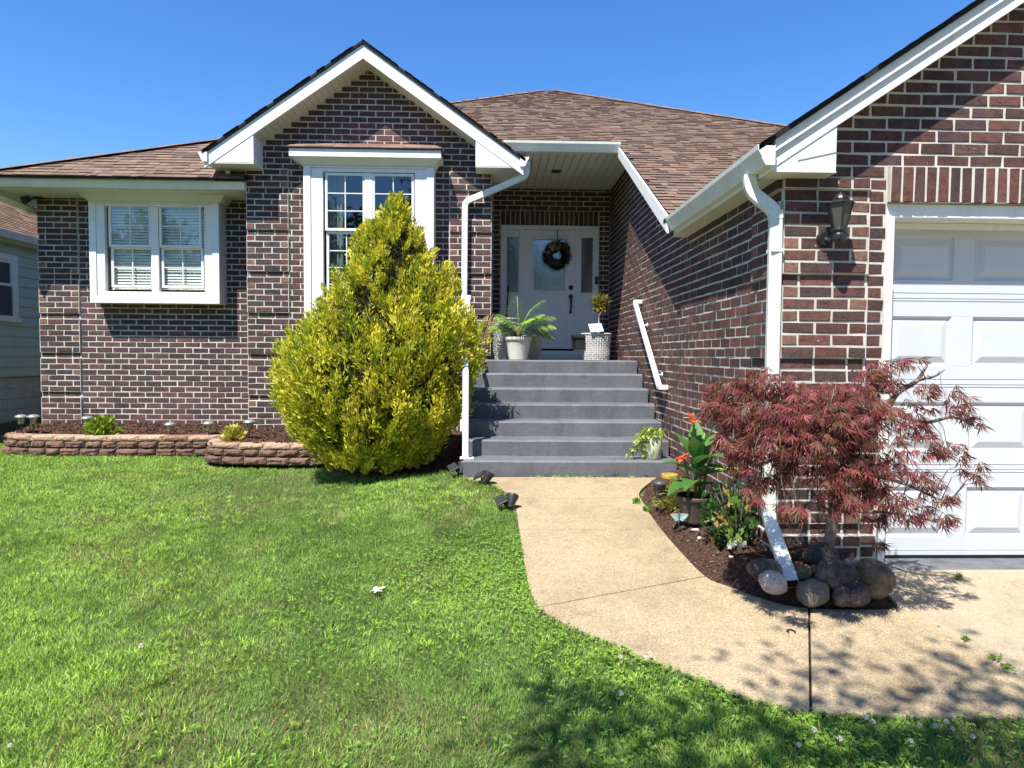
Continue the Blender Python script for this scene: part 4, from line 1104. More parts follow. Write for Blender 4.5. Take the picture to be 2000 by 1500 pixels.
# ================================================================== neighbouring house
NX = -7.6
nb = thing("neighbour_house", "mint green clapboard house at the far left edge", "house", (-9.5, 12, 0.4))
mb = MB(); mb.box(NX - 6, NX - 0.05, 6.5, 16, 1.05, 3.35); wl2 = mb.build("wall", "mint_siding", nb)
z = 1.11; bt = 3.2
while z < bt:
    mb = MB(); mb.prism([(NX - 0.05, 6.5, z), (NX + 0.012, 6.5, z), (NX - 0.006, 6.5, z + 0.163), (NX - 0.05, 6.5, z + 0.163)], (0, 9.5, 0)); mb.build("siding_board", "mint_siding", wl2); z += 0.16
for r in range(4):
    z0 = 0.40 + r * 0.172; y = 6.5 - (0.2 if r % 2 else 0)
    while y < 15:
        if not (r in (1, 2) and 9.4 < y < 10.25):
            mb = MB(); mb.box(NX - 0.2, NX - 0.035 + random.uniform(-.004, .004), y + 0.004, y + 0.392, z0 + 0.004, z0 + 0.168); mb.build("block", "foundation_paint", nb, bevel=0.006)
        y += 0.4
mb = MB(); mb.box(NX - 0.25, NX - 0.05, 6.5, 15.4, 0.2, 1.09); mb.build("foundation", "foundation_paint", nb)
mb = MB(); mb.box(NX - .3, NX - 0.046, 9.3, 10.35, 0.62, 0.92); mb.build("crawl_opening", "dark_room", nb)
# its window
a, b2 = onX(34, 500, NX + 0.03), onX(34, 622, NX + 0.03)
wy1, wz0, wz1 = a.y, b2.z, a.z
mb = MB(); wy0 = wy1 - 1.1
mb.box(NX, NX + 0.035, wy0, wy0 + 0.1, wz0, wz1); mb.box(NX, NX + 0.035, wy1 - 0.11, wy1, wz0, wz1); mb.box(NX, NX + 0.035, wy0 + 0.1, wy1 - 0.11, wz1 - 0.1, wz1); mb.box(NX, NX + 0.05, wy0 - 0.03, wy1 + 0.03, wz0 - 0.06, wz0 + 0.03)
nw = mb.build("window", "white_trim", nb, bevel=0.004)
mid = (wz0 + wz1) / 2
for za, zb, dx in ((wz0 + .03, mid, 0.012), (mid, wz1 - 0.1, 0.022)):
    mb = MB(); ya, yb = wy0 + 0.1, wy1 - 0.11
    mb.box(NX, NX + dx, ya, ya + 0.04, za, zb); mb.box(NX, NX + dx, yb - 0.04, yb, za, zb); mb.box(NX, NX + dx, ya + .04, yb - .04, za, za + 0.04); mb.box(NX, NX + dx, ya + .04, yb - .04, zb - 0.04, zb); mb.build("sash", "white_vinyl", nw)
    mb = MB(); mb.quadset([(NX + 0.0145, ya, za), (NX + 0.0145, yb, za), (NX + 0.0145, yb, zb), (NX + 0.0145, ya, zb)], [(0, 1, 2, 3)]); mb.build("pane", "leaded_glass", nw)
# its eave and roof
ez = 3.33
mb = MB(); mb.prism([V3((NX + 0.2, 6.3, ez - 0.11)) + V3((1, 0, 0)) * a + V3((0, 0, 1)) * z for a, z in KP], (0, 7.5, 0)); mb.build("gutter", "gutter", nb)
mb = MB(); mb.box(NX - 0.05, NX + 0.2, 6.3, 13.8, ez - 0.13, ez - 0.115); mb.build("soffit_board", "soffit", nb)
NP = 0.5
nfn = lambda p: p.z - (ez + NP * (NX + 0.2 - p.x))
t1, t2 = onPlane(-40, 372, nfn), onPlane(62, 410, nfn)
bk = t2 + (t2 - t1) * ((NX + 0.2 - t2.x) / (t2.x - t1.x))
t0 = t1 - (t2 - t1) * 1.2
npoly = [(NX + 0.25, 6.3), (bk.x, bk.y), (t0.x, t0.y), (t0.x, 6.3)]
nz = lambda x: ez + NP * (NX + 0.2 - x)
mb = MB(); mb.prism([V3((x, y, nz(x))) for x, y in npoly], (0, 0, -0.04)); nr = mb.build("roof", "flashing", nb)
mb = MB(); BR = V3((-1, 0, NP)).normalized()
st = random.getstate()
shingles(mb, V3((NX + 0.27, 6.3, nz(NX + 0.27) + 0.002)), UY, BR, 9, 5, lambda c: bool(poly_inside(np.array([[c.x, c.y]]), npoly)[0]), 0.13)
mb.c = [(c[0] * 1.25, c[1] * 1.15, c[2] * 1.0) for c in mb.c]
mb.build("shingles", "shingle", nr, kind="stuff")

# ================================================================== planting beds
def vnoise(x, y, f, seed):
    r = np.random.default_rng(seed); G = r.random((64, 64))
    u, v = (x * f) % 64, (y * f) % 64
    i, j = u.astype(int), v.astype(int); a, b2 = u - i, v - j
    a = a * a * (3 - 2 * a); b2 = b2 * b2 * (3 - 2 * b2); i1, j1 = (i + 1) % 64, (j + 1) % 64
    return (G[i, j] * (1 - a) + G[i1, j] * a) * (1 - b2) + (G[i, j1] * (1 - a) + G[i1, j1] * a) * b2

P1 = smooth_path([V3(p) for p in [(-5.86, 8.6, 0), (-5.9, 8.35, 0), (-5.84, 8.12, 0), (-5.6, 7.96, 0), (-5.0, 7.9, 0), (-4.3, 7.89, 0), (-3.7, 7.9, 0), (-3.15, 7.93, 0)]], 10)
P2 = smooth_path([V3(p) for p in [(-3.1, 7.95, 0), (-3.2, 7.7, 0), (-3.17, 7.48, 0), (-3.0, 7.34, 0), (-2.6, 7.27, 0), (-2.1, 7.24, 0), (-1.75, 7.3, 0), (-1.6, 7.5, 0)]], 10)
class Path:
    def __init__(s, P):
        s.P = P; s.d = [0.0]
        for a, b2 in zip(P, P[1:]): s.d.append(s.d[-1] + (b2 - a).length)
        s.L = s.d[-1]
    def at(s, t):
        t = min(max(t, 0), s.L - 1e-6)
        i = max(k for k in range(len(s.d) - 1) if s.d[k] <= t)
        a, b2 = s.P[i], s.P[i + 1]; f = (t - s.d[i]) / (s.d[i + 1] - s.d[i]); tg = (b2 - a).normalized()
        return a.lerp(b2, f), V3((tg.y, -tg.x, 0))
def planter(P, zb, label):
    path = Path(P); t = thing("planter_wall", label, "planter wall", (P[len(P) // 2].x, P[len(P) // 2].y, zb))
    for r, (h, back_, rough) in enumerate(((0.088, 0.0, 1), (0.085, 0.018, 1), (0.06, 0.012, 0.35))):
        z0 = zb + (0, 0.088, 0.173)[r]; s_ = -random.uniform(0, 0.15)
        while s_ < path.L - 0.02:
            w = random.uniform(0.17, 0.26) if r < 2 else random.uniform(0.24, 0.4)
            a, b2 = max(s_, 0) + 0.004, min(s_ + w, path.L) - 0.004
            if b2 - a > 0.04:
                nx_, nz_ = 6, 4; vs = []; sd = random.random() * 50
                depth = 0.15
                for iz in range(nz_ + 1):
                    for ix in range(nx_ + 1):
                        fx, fz = ix / nx_, iz / nz_
                        p, n2 = path.at(a + (b2 - a) * fx)
                        ed = min(fx, 1 - fx) * (b2 - a) / 0.05; ez_ = min(fz, 1 - fz) * h / 0.03
                        bulge = (1 - (1 - min(1, ed)) ** 2) * (1 - (1 - min(1, ez_)) ** 2)
                        out_ = -back_ + rough * 0.034 * bulge + 0.016 * rough * mnoise.noise(V3((fx * 4 + sd, fz * 3, sd)))
                        zz = z0 + 0.002 + (h - 0.004) * fz
                        if r < 2: zz += (0.006 * mnoise.noise(V3((fx * 5, sd, 1)))) * (1 if iz in (0, nz_) else 0)
                        vs.append(p + n2 * out_ + V3((0, 0, zz)))
                m0 = len(vs)
                for iz in (0, nz_):
                    for ix in range(nx_ + 1):
                        p, n2 = path.at(a + (b2 - a) * ix / nx_); vs.append(p - n2 * (depth + (0.05 if r == 2 else 0)) + V3((0, 0, z0 + 0.002 + (h - 0.004) * iz / nz_)))
                W = nx_ + 1
                fs = [(j * W + i, j * W + i + 1, (j + 1) * W + i + 1, (j + 1) * W + i) for j in range(nz_) for i in range(nx_)]
                fs += [(nz_ * W + i, nz_ * W + i + 1, m0 + W + i + 1, m0 + W + i) for i in range(nx_)] + [(m0 + i, m0 + i + 1, i + 1, i) for i in range(nx_)]
                fs += [tuple([j * W for j in range(nz_ + 1)] + [m0 + W, m0]), tuple([m0 + nx_, m0 + W + nx_] + [j * W + nx_ for j in range(nz_, -1, -1)])]
                base = random.choice([(0.15, 0.088, 0.064), (0.172, 0.1, 0.072), (0.132, 0.083, 0.064), (0.165, 0.108, 0.08)])
                if r == 2: base = random.choice([(0.28, 0.16, 0.105), (0.4, 0.28, 0.2), (0.25, 0.14, 0.095), (0.34, 0.22, 0.155)])
                mb = MB(); mb.quadset(vs, fs, base); mb.build("stone", "stone", t)
            s_ += w
planter(P1, 0.285, "long low planter wall of reddish blocks under the small window")
planter(P2, 0.285, "curved planter wall of reddish blocks in front of the tall window")
def fy(P, x, default):
    c = [p.y for p in P if abs(p.x - x) < 0.12]
    return min(c) if c else default
def bed(name, cols, rows, fn, mat="mulch"):
    V = [fn(i / cols, j / rows) for j in range(rows + 1) for i in range(cols + 1)]
    mb = MB(); W = cols + 1
    mb.quadset(V, [(j * W + i, j * W + i + 1, (j + 1) * W + i + 1, (j + 1) * W + i) for j in range(rows) for i in range(cols)])
    return mb.build(name, mat, None, smooth=True, kind="structure")
def bedz(x, y): return 0.022 * mnoise.noise(V3((x * 6, y * 6, 1))) + 0.012 * mnoise.noise(V3((x * 17, y * 17, 4)))
def lb(u, v):
    x = -5.85 + u * (5.85 - 3.1); y0 = fy(P1, x, 8.0) + 0.06; y1 = YL + 0.03
    y = y0 + (y1 - y0) * v; return (x, y, 0.475 + 0.11 * v + bedz(x, y))
bed("flower_bed_soil", 70, 22, lb)
def rb2(u, v):
    x = -3.12 + u * (3.12 - 0.25); y0 = fy(P2, x, 7.3) + 0.06 if x < -1.7 else 7.3 - 0.98 * sstep(-1.75, -1.05, x); y1 = YA + 0.03 if x > GX0 else YL
    y = y0 + (y1 - y0) * v
    top = 0.50 + 0.09 * v; low = 0.36 + 0.2 * sstep(0, 0.5, v); k = sstep(-2.0, -1.4, x)
    return (x, y, top * (1 - k) + low * k + bedz(x, y))
bed("flower_bed_soil", 70, 26, rb2)
# bed beside the walk, along the garage side wall and round its corner
WRp = [(p.x, p.y) for p in WR]
rb_poly = WRp[1:] + [(2.2, 3.45), (2.25, 3.7), (2.33, YG), (XS, YG), (XS, 6.0), (1.4, 6.0)]
def seg_d(x, y, a, b2):
    p, a, b2 = Vector((x, y)), Vector(a), Vector(b2); d = b2 - a
    return (p - a - d * min(1, max(0, (p - a).dot(d) / d.dot(d)))).length
def rbz(x, y):
    g = ground(x, y); d = min(min(math.hypot(x - p.x, y - p.y) for p in WR), seg_d(x, y, dr_a, (2.2, 3.45)), seg_d(x, y, (2.2, 3.45), (2.25, 3.7)), seg_d(x, y, (2.25, 3.7), (2.33, 3.97)))
    m_ = 0.12 * math.exp(-((x - 1.9) ** 2 + (y - 3.75) ** 2) / 0.12)
    return g - 0.02 + 0.085 * sstep(0, 0.2, d) + m_ * sstep(0, 0.3, d) + bedz(x, y) * sstep(0, 0.15, d)
def grid_bed(poly, zf, name, mat, step=0.035):
    xs_ = [p[0] for p in poly]; ys_ = [p[1] for p in poly]
    bm = bmesh.new(); nxx = int((max(xs_) - min(xs_)) / step) + 1; nyy = int((max(ys_) - min(ys_)) / step) + 1
    G = np.array([(min(xs_) + i * step, min(ys_) + j * step) for j in range(nyy + 1) for i in range(nxx + 1)])
    inn = poly_inside(G, poly)
    f = bm.faces.new([bm.verts.new((x, y, 0)) for x, y in poly]); bmesh.ops.triangulate(bm, faces=[f]); 
    for k in range(3):
        bmesh.ops.subdivide_edges(bm, edges=[e for e in bm.edges if e.calc_length() > 0.09], cuts=1); bmesh.ops.triangulate(bm, faces=bm.faces)
    for v in bm.verts: v.co.z = zf(v.co.x, v.co.y)
    bmesh.ops.recalc_face_normals(bm, faces=bm.faces)
    me = bpy.data.meshes.new(name); bm.to_mesh(me); bm.free()
    return link(name, me, mat, None, smooth=True, kind="structure")
grid_bed(rb_poly, rbz, "flower_bed_soil", "mulch")
# loose bark chips over the beds
def chips(n, pts, zf, size):
    P = np.array([(x, y, zf(x, y) + 0.006) for x, y in pts])
    n = len(P); D = rand_dirs(n); D[:, 2] *= 0.25; S = rand_dirs(n); S[:, 2] *= 0.4
    V, F = leaf_quads(P, D, S, rng.uniform(size, size * 2.6, n), rng.uniform(size * 0.3, size * 0.7, n), 0.1)
    k = rng.uniform(0.5, 1.5, n)[:, None]; C = np.array([[0.085, 0.047, 0.033]]) * k
    C[rng.random(n) < 0.06] = (0.26, 0.19, 0.14)
    return V, F, C
pr = np.column_stack([rng.uniform(0.9, 2.4, 16000), rng.uniform(3.2, 6.0, 16000)]); pr = pr[poly_inside(pr, rb_poly)]
V1, F1, C1 = chips(0, pr, rbz, 0.014)
pl_ = [(lambda u, v: (lb(u, v)))(*q) for q in rng.random((5000, 2))]
Pl = np.array(pl_ + [rb2(*q) for q in rng.random((6000, 2))]); Pl[:, 2] += 0.008
n = len(Pl); D = rand_dirs(n); D[:, 2] *= 0.3
V2, F2 = leaf_quads(Pl, D, rand_dirs(n), rng.uniform(0.02, 0.05, n), rng.uniform(0.008, 0.018, n), 0.1)
C2 = np.array([[0.1, 0.055, 0.038]]) * rng.uniform(0.5, 1.6, n)[:, None]
big_mesh("bark_mulch", np.vstack([V1, V2]), np.vstack([F1, F2 + len(V1)]), np.vstack([C1, C2]), "chip", None, "stuff")

# ================================================================== plants
def spray_crown(name, parent, tips, axes, per, L, W, spread, palette, mat="leaf", droop=0.0, back=0.1):
    """flat fans of small leaves at each tip"""
    n = len(tips); A = unit(axes); S = unit(np.cross(A, rand_dirs(n))); 
    k = np.linspace(-1, 1, per)[None, :, None] + rng.normal(0, 0.12, (n, per, 1))
    D = A[:, None, :] * np.cos(k * spread) + S[:, None, :] * np.sin(k * spread) + rng.normal(0, 0.13, (n, per, 3))
    D[:, :, 2] -= droop
    P = tips[:, None, :] - A[:, None, :] * back * rng.random((n, per, 1)) + D * 0.0
    side = np.cross(D, np.cross(A, S)[:, None, :])
    ln = rng.uniform(L[0], L[1], (n, per)); wd = rng.uniform(W[0], W[1], (n, per))
    V, F = leaf_quads(P.reshape(-1, 3), D.reshape(-1, 3), side.reshape(-1, 3), ln.ravel(), wd.ravel(), 0.12)
    pi = rng.integers(0, len(palette), n); C = np.array(palette)[pi][:, None, :] * rng.uniform(0.75, 1.25, (n, 1, 1)) * rng.uniform(0.85, 1.15, (n, per, 1))
    return V, F, C.reshape(-1, 3)
def join(sets):
    Vs, Fs, Cs = [], [], []; o = 0
    for V, F, C in sets: Vs.append(V); Fs.append(F + o); Cs.append(C); o += len(V)
    return np.vstack(Vs), np.vstack(Fs), np.vstack(Cs)

# golden arborvitae
AC = V3((-1.10, 6.5, 0.32))
arb = thing("arborvitae", "large golden yellow arborvitae shrub beside the steps", "shrub", AC)
prof = [(0.0, 0.46, -0.02), (0.06, 0.64, -0.05), (0.14, 0.81, -0.06), (0.24, 0.93, -0.05), (0.36, 0.99, -0.01), (0.5, 0.88, 0.10), (0.6, 0.72, 0.13), (0.7, 0.56, 0.14), (0.8, 0.38, 0.13), (0.88, 0.23, 0.13), (0.94, 0.09, 0.16), (1.0, 0.015, 0.18)]
pt_, pr_, pc_ = (np.array([p[i] for p in prof]) for i in range(3)); pr_ = pr_ * 0.965
AH = 2.72
nc = 1750
t = 1 - np.sqrt(rng.random(nc) * 0.985 + 0.0008); t[:60] = rng.uniform(0.85, 0.985, 60)
ang = rng.uniform(0, 2 * math.pi, nc)
lump = 1 + 0.09 * (vnoise(ang * 2.2, t * 9, 1.0, 5) - 0.5) * 2
pit = vnoise(ang * 5.2 + 3, t * 22, 1.0, 9)
dep = np.where(pit < 0.38, rng.uniform(0.68, 0.82, nc), rng.uniform(0.92, 1.04, nc))
rr_ = np.interp(t, pt_, pr_) * lump * dep
cx_ = np.column_stack([AC.x + np.interp(t, pt_, pc_) + rr_ * np.cos(ang), AC.y + rr_ * np.sin(ang) * 0.74, AC.z + 0.16 + (AH - 0.16) * t])
cax = np.column_stack([np.cos(ang) * 0.42, np.sin(ang) * 0.42, np.full(nc, 0.9)]) + rng.normal(0, 0.2, (nc, 3)); cax = unit(cax)
GOLD = np.array([(0.60, 0.56, 0.04), (0.68, 0.63, 0.06), (0.52, 0.51, 0.035), (0.74, 0.67, 0.08), (0.40, 0.43, 0.03), (0.30, 0.36, 0.03)])
size = np.clip(0.45 + 0.65 * np.interp(t, pt_, pr_), 0.4, 1.0) * rng.uniform(0.7, 1.25, nc)
q = 60
f = rng.random((nc, q, 1))
side_a, side_b = unit(np.cross(cax, rand_dirs(nc))), None
side_b = np.cross(cax, side_a)
wsp = (0.010 + 0.045 * (1 - f) * f * 2.2) * size[:, None, None]
P = cx_[:, None, :] + cax[:, None, :] * ((f - 0.7) * 0.24 * size[:, None, None]) + (side_a[:, None, :] * rng.normal(0, 1, (nc, q, 1)) + side_b[:, None, :] * rng.normal(0, 0.55, (nc, q, 1))) * wsp
out2 = P - (cx_[:, None, :] + cax[:, None, :] * ((f - 0.7) * 0.24 * size[:, None, None]))
D = cax[:, None, :] + out2 * 11 + rng.normal(0, 0.28, (nc, q, 3))
V, F = leaf_quads(P.reshape(-1, 3), D.reshape(-1, 3), rand_dirs(nc * q), rng.uniform(0.03, 0.062, nc * q), rng.uniform(0.011, 0.0185, nc * q), 0.14)
C = GOLD[rng.integers(0, len(GOLD), nc)][:, None, :] * rng.uniform(0.8, 1.2, (nc, 1, 1)) * rng.uniform(0.8, 1.2, (nc, q, 1))
C = C.reshape(-1, 3); okk = np.repeat((P.reshape(-1, 3)[:, 1] < YA - 0.05), 1)
sets = [(V.reshape(-1, 4, 3)[okk].reshape(-1, 3), np.arange(4 * okk.sum()).reshape(-1, 4), C[okk])]
# brown twigs inside
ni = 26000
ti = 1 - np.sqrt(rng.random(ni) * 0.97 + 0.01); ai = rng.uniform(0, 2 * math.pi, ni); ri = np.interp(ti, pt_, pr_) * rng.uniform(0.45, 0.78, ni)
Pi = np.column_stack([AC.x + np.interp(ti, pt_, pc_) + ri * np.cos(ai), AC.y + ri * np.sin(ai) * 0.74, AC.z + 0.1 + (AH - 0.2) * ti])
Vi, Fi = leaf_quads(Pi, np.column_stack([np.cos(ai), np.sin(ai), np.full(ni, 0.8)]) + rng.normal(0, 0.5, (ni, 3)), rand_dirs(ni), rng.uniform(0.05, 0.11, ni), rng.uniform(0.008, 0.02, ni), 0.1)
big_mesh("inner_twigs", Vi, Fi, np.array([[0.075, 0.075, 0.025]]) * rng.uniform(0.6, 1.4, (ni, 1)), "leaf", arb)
V, F, C = join(sets)
big_mesh("crown", V, F, C, "leaf", arb)
mb = MB(); mb.tube([AC + V3((0, 0, -0.05)), AC + V3((0.02, 0, 0.8)), AC + V3((0.12, 0, 1.8)), AC + V3((0.16, 0, 2.5))], [0.07, 0.06, 0.035, 0.01], 8)
for k in range(46):
    z = random.uniform(0.08, 2.3); a = random.uniform(0, 6.28); r = float(np.interp(z / AH, pt_, pr_)) * 0.6
    b0 = AC + V3((0.1 * z / 2, 0, z)); e = AC + V3((math.cos(a) * r, math.sin(a) * r * 0.7, z + r * 0.3 + 0.05)); mb.tube([b0, b0.lerp(e, 0.5) + V3((0, 0, -0.05)), e], [0.022, 0.013, 0.005], 5)
mb.build("trunk", "bark", arb, smooth=True)

# red laceleaf maple by the garage corner
TB = V3((1.885, 3.68, 0.27))
map_ = thing("japanese_maple", "red laceleaf maple in front of the garage corner", "tree", TB)
def mp(x, y, Y): return onY(x, y, Y)
limbs = [
    ([TB - V3((0, 0, .08)), mp(1629, 1000, 3.66), mp(1640, 920, 3.62), mp(1650, 870, 3.6)], [0.034, 0.030, 0.027, 0.024]),
    ([mp(1650, 870, 3.6), mp(1690, 835, 3.55), mp(1730, 800, 3.5), mp(1752, 768, 3.5), mp(1790, 745, 3.48), mp(1805, 722, 3.48), mp(1815, 706, 3.48)], [0.024, 0.021, 0.019, 0.016, 0.012, 0.008, 0.004]),
    ([mp(1750, 770, 3.5), mp(1740, 765, 3.46), mp(1690, 768, 3.45), mp(1650, 775, 3.4)], [0.012, 0.010, 0.008, 0.004]),
    ([mp(1795, 742, 3.48), mp(1825, 735, 3.4), mp(1845, 722, 3.38)], [0.009, 0.006, 0.003]),
    ([mp(1730, 800, 3.5), mp(1800, 825, 3.4), mp(1860, 815, 3.35), mp(1900, 830, 3.3)], [0.013, 0.010, 0.007, 0.004]),
    ([mp(1650, 870, 3.6), mp(1590, 820, 3.5), mp(1520, 785, 3.4), mp(1450, 770, 3.35), mp(1400, 790, 3.3)], [0.022, 0.018, 0.014, 0.010, 0.005]),
    ([mp(1640, 920, 3.62), mp(1600, 880, 3.4), mp(1560, 850, 3.2), mp(1500, 850, 3.1)], [0.018, 0.014, 0.010, 0.005]),
    ([mp(1640, 930, 3.62), mp(1710, 930, 3.45), mp(1780, 950, 3.3), mp(1850, 985, 3.25)], [0.017, 0.012, 0.008, 0.004]),
    ([mp(1630, 1000, 3.66), mp(1720, 1000, 3.5), mp(1790, 1010, 3.4), mp(1830, 1020, 3.35)], [0.011, 0.008, 0.006, 0.003]),
    ([mp(1645, 880, 3.6), mp(1640, 830, 3.3), mp(1620, 800, 3.1)], [0.016, 0.011, 0.006])]
mb = MB()
for pts, rd in limbs:
    sp = smooth_path(pts, 4); rs = list(np.interp(np.linspace(0, len(rd) - 1, len(sp)), range(len(rd)), rd)); mb.tube(sp, rs, 7)
trunk_mb = mb
pads = [  # centre x, y, depth, half width, half height in px of the 2000 px frame, leaves
    (1430, 765, 3.35, 55, 30, 60), (1490, 745, 3.35, 60, 32, 70), (1560, 775, 3.25, 60, 32, 75), (1640, 770, 3.2, 65, 32, 75), (1710, 735, 3.35, 50, 32, 50), (1760, 705, 3.45, 45, 12, 22),
    (1410, 800, 3.3, 40, 30, 40), (1470, 810, 3.2, 55, 35, 65), (1540, 815, 3.1, 60, 34, 75), (1620, 815, 3.1, 60, 34, 75), (1690, 800, 3.15, 60, 34, 65), (1440, 860, 3.2, 50, 32, 50), (1510, 860, 3.05, 60, 34, 65), (1590, 865, 3.05, 55, 36, 55), (1670, 860, 3.1, 55, 36, 60),
    (1460, 900, 3.15, 40, 30, 24), (1500, 930, 3.15, 40, 30, 18), (1540, 900, 3.1, 45, 30, 26), (1620, 920, 3.05, 45, 35, 40), (1680, 910, 3.1, 50, 35, 55), (1700, 960, 3.1, 45, 28, 40), (1640, 975, 3.05, 45, 28, 30), (1545, 990, 3.0, 35, 22, 14), (1480, 960, 3.1, 25, 20, 10),
    (1780, 800, 3.35, 50, 26, 26), (1830, 760, 3.35, 45, 22, 24), (1870, 790, 3.3, 40, 24, 24), (1905, 820, 3.3, 26, 16, 12), (1770, 830, 3.3, 45, 26, 40), (1790, 870, 3.25, 50, 28, 34), (1850, 880, 3.25, 45, 24, 26), (1890, 915, 3.22, 32, 24, 16), (1915, 935, 3.22, 12, 16, 5),
    (1740, 905, 3.2, 40, 30, 30), (1790, 930, 3.2, 45, 28, 28), (1830, 965, 3.2, 40, 22, 20), (1745, 975, 3.2, 40, 25, 28), (1790, 1000, 3.25, 45, 20, 24), (1840, 1015, 3.25, 30, 14, 12), (1720, 1010, 3.2, 40, 14, 14), (1715, 1062, 3.4, 12, 6, 3),
    (1560, 800, 3.5, 110, 45, 60), (1640, 830, 3.45, 90, 50, 60), (1470, 810, 3.5, 70, 40, 40)]
Ps, Ds, Ss, Ls, Ws, Cs = [], [], [], [], [], []
RED = [(0.2, 0.046, 0.048), (0.16, 0.038, 0.039), (0.26, 0.066, 0.066), (0.12, 0.04, 0.027), (0.16, 0.066, 0.034), (0.11, 0.052, 0.022)]
for x, y, Y, hx2, hy2, cnt in pads:
    c = mp(x, y, Y); sc = Y / FPX
    for _ in range(int(cnt * (2.0 if x < 1730 else 1.35))):
        u = rand_dirs(1)[0] * rng.random() ** 0.4
        p = np.array([c.x + u[0] * hx2 * sc, c.y + u[1] * hx2 * sc * 0.9, c.z + u[2] * hy2 * sc])
        if p[1] > YG - 0.05: p[1] = YG - 0.05 - 0.1 * rng.random()
        out_ = np.array([p[0] - TB.x - 0.02, (p[1] - TB.y) * 0.8 - 0.12, 0]); out_ /= np.linalg.norm(out_) + 1e-6
        axs = out_ * 0.7 + np.array([0, 0, -0.72]) + rng.normal(0, 0.3, 3); axs /= np.linalg.norm(axs)
        sd = np.cross(axs, rng.normal(0, 1, 3)); sd /= np.linalg.norm(sd); sd[2] *= 0.4; sd /= np.linalg.norm(sd)
        col = np.array(RED[rng.integers(len(RED))]) * rng.uniform(0.75, 1.3)
        size = rng.uniform(0.05, 0.09)
        for k, a in enumerate((-1.0, -0.66, -0.33, 0, 0.33, 0.66, 1.0)):
            d = axs * math.cos(a) + sd * math.sin(a) + rng.normal(0, 0.13, 3); d[2] -= 0.2 * abs(a)
            Ps.append(p); Ds.append(d); Ss.append(np.cross(d, np.cross(axs, sd)) + 1e-4); Ls.append(size * (1 - 0.22 * abs(a)) * rng.uniform(0.75, 1.15)); Ws.append(rng.uniform(0.004, 0.0066)); Cs.append(col * rng.uniform(0.9, 1.1))
V, F = leaf_quads(np.array(Ps), np.array(Ds), np.array(Ss), np.array(Ls), np.array(Ws), 0.1)
big_mesh("crown", V, F, np.array(Cs), "leaf", map_)
nodes = [V3(q) for pts, _ in limbs for q in smooth_path(pts, 4)]
for x, y, Y, hx2, hy2, cnt in pads:                     # twigs from the nearest limb out into each pad
    for _ in range(2):
        u = rand_dirs(1)[0] * 0.6; c = mp(x + u[0] * hx2, y + u[2] * hy2, min(YG - 0.06, Y + u[1] * hx2 * Y / FPX))
        a = min(nodes, key=lambda q: (q - c).length); mid_ = a.lerp(c, 0.55) + V3((0, 0, 0.04)); trunk_mb.tube([a, mid_, c, c + (c - a) * 0.15 + V3((0, 0, -0.03))], [0.0032, 0.0024, 0.0015, 0.0008], 4)
trunk_mb.build("trunk", "maple_bark", map_, smooth=True)

def blade_leaf(mb, p, d, L, w, up=(0, 0, 1), bend=0.5, col=(0.1, 0.2, 0.03), n=6, shape=None, cup=0.15):
    """broad curved leaf"""
    p, d, up = V3(p), V3(d).normalized(), V3(up); s_ = d.cross(up)
    if s_.length < 1e-3: s_ = V3((1, 0, 0))
    s_.normalize(); nn = s_.cross(d); vs = []; q = p.copy(); dd = d.copy()
    for i in range(n + 1):
        f = i / n; ww = w * (shape(f) if shape else math.sin(math.pi * (0.06 + 0.94 * f) ** 0.75) + 0.03) * 0.5
        vs += [q - s_ * ww + nn * ww * cup, q.copy(), q + s_ * ww + nn * ww * cup]
        dd = (dd + V3((0, 0, -bend / n))).normalized(); q = q + dd * (L / n); nn = s_.cross(dd)
    fs = [(i * 3 + k, i * 3 + k + 1, i * 3 + 4 + k, i * 3 + 3 + k) for i in range(n) for k in (0, 1)]
    mb.quadset(vs, fs, col)
def small_bush(name, label, cat, c, r, h, n, L, W, pal, group=None, droop=0.0):
    t = thing(name, label, cat, c, group)
    P = rand_dirs(n) * (rng.random((n, 1)) ** 0.4); P[:, 2] = np.abs(P[:, 2])
    tips = np.array(c) + P * np.array([r, r, h]); axs = P + np.array([0, 0, 0.5]) + rng.normal(0, 0.4, (n, 3))
    V, F, C = spray_crown("", None, tips, axs, 4, L, W, 0.7, pal, droop=droop, back=0.02)
    big_mesh("foliage", V, F, C, "leaf", t)
    mb = MB()
    for k in range(7):
        a = k * 0.9; mb.tube([V3(c) + V3((0, 0, -0.02)), V3(c) + V3((math.cos(a) * r * 0.5, math.sin(a) * r * 0.5, h * 0.6))], [0.006, 0.003], 5)
    mb.build("stem", "bark", t); return t
LIME = [(0.24, 0.33, 0.03), (0.3, 0.38, 0.05), (0.18, 0.27, 0.03)]
YEL = [(0.42, 0.4, 0.05), (0.34, 0.34, 0.05), (0.5, 0.46, 0.08)]
c = onY(200, 850, 8.15); small_bush("hosta_plant", "lime green clump of leaves in the long planter, left of the window", "plant", (c.x, c.y, 0.5), 0.18, 0.2, 170, (0.05, 0.1), (0.03, 0.05), LIME)
c = onY(457, 857, 7.62); small_bush("hosta_plant", "pale yellow-green plant at the curve between the two planters", "plant", (c.x, c.y, 0.5), 0.14, 0.16, 90, (0.04, 0.09), (0.02, 0.035), YEL)

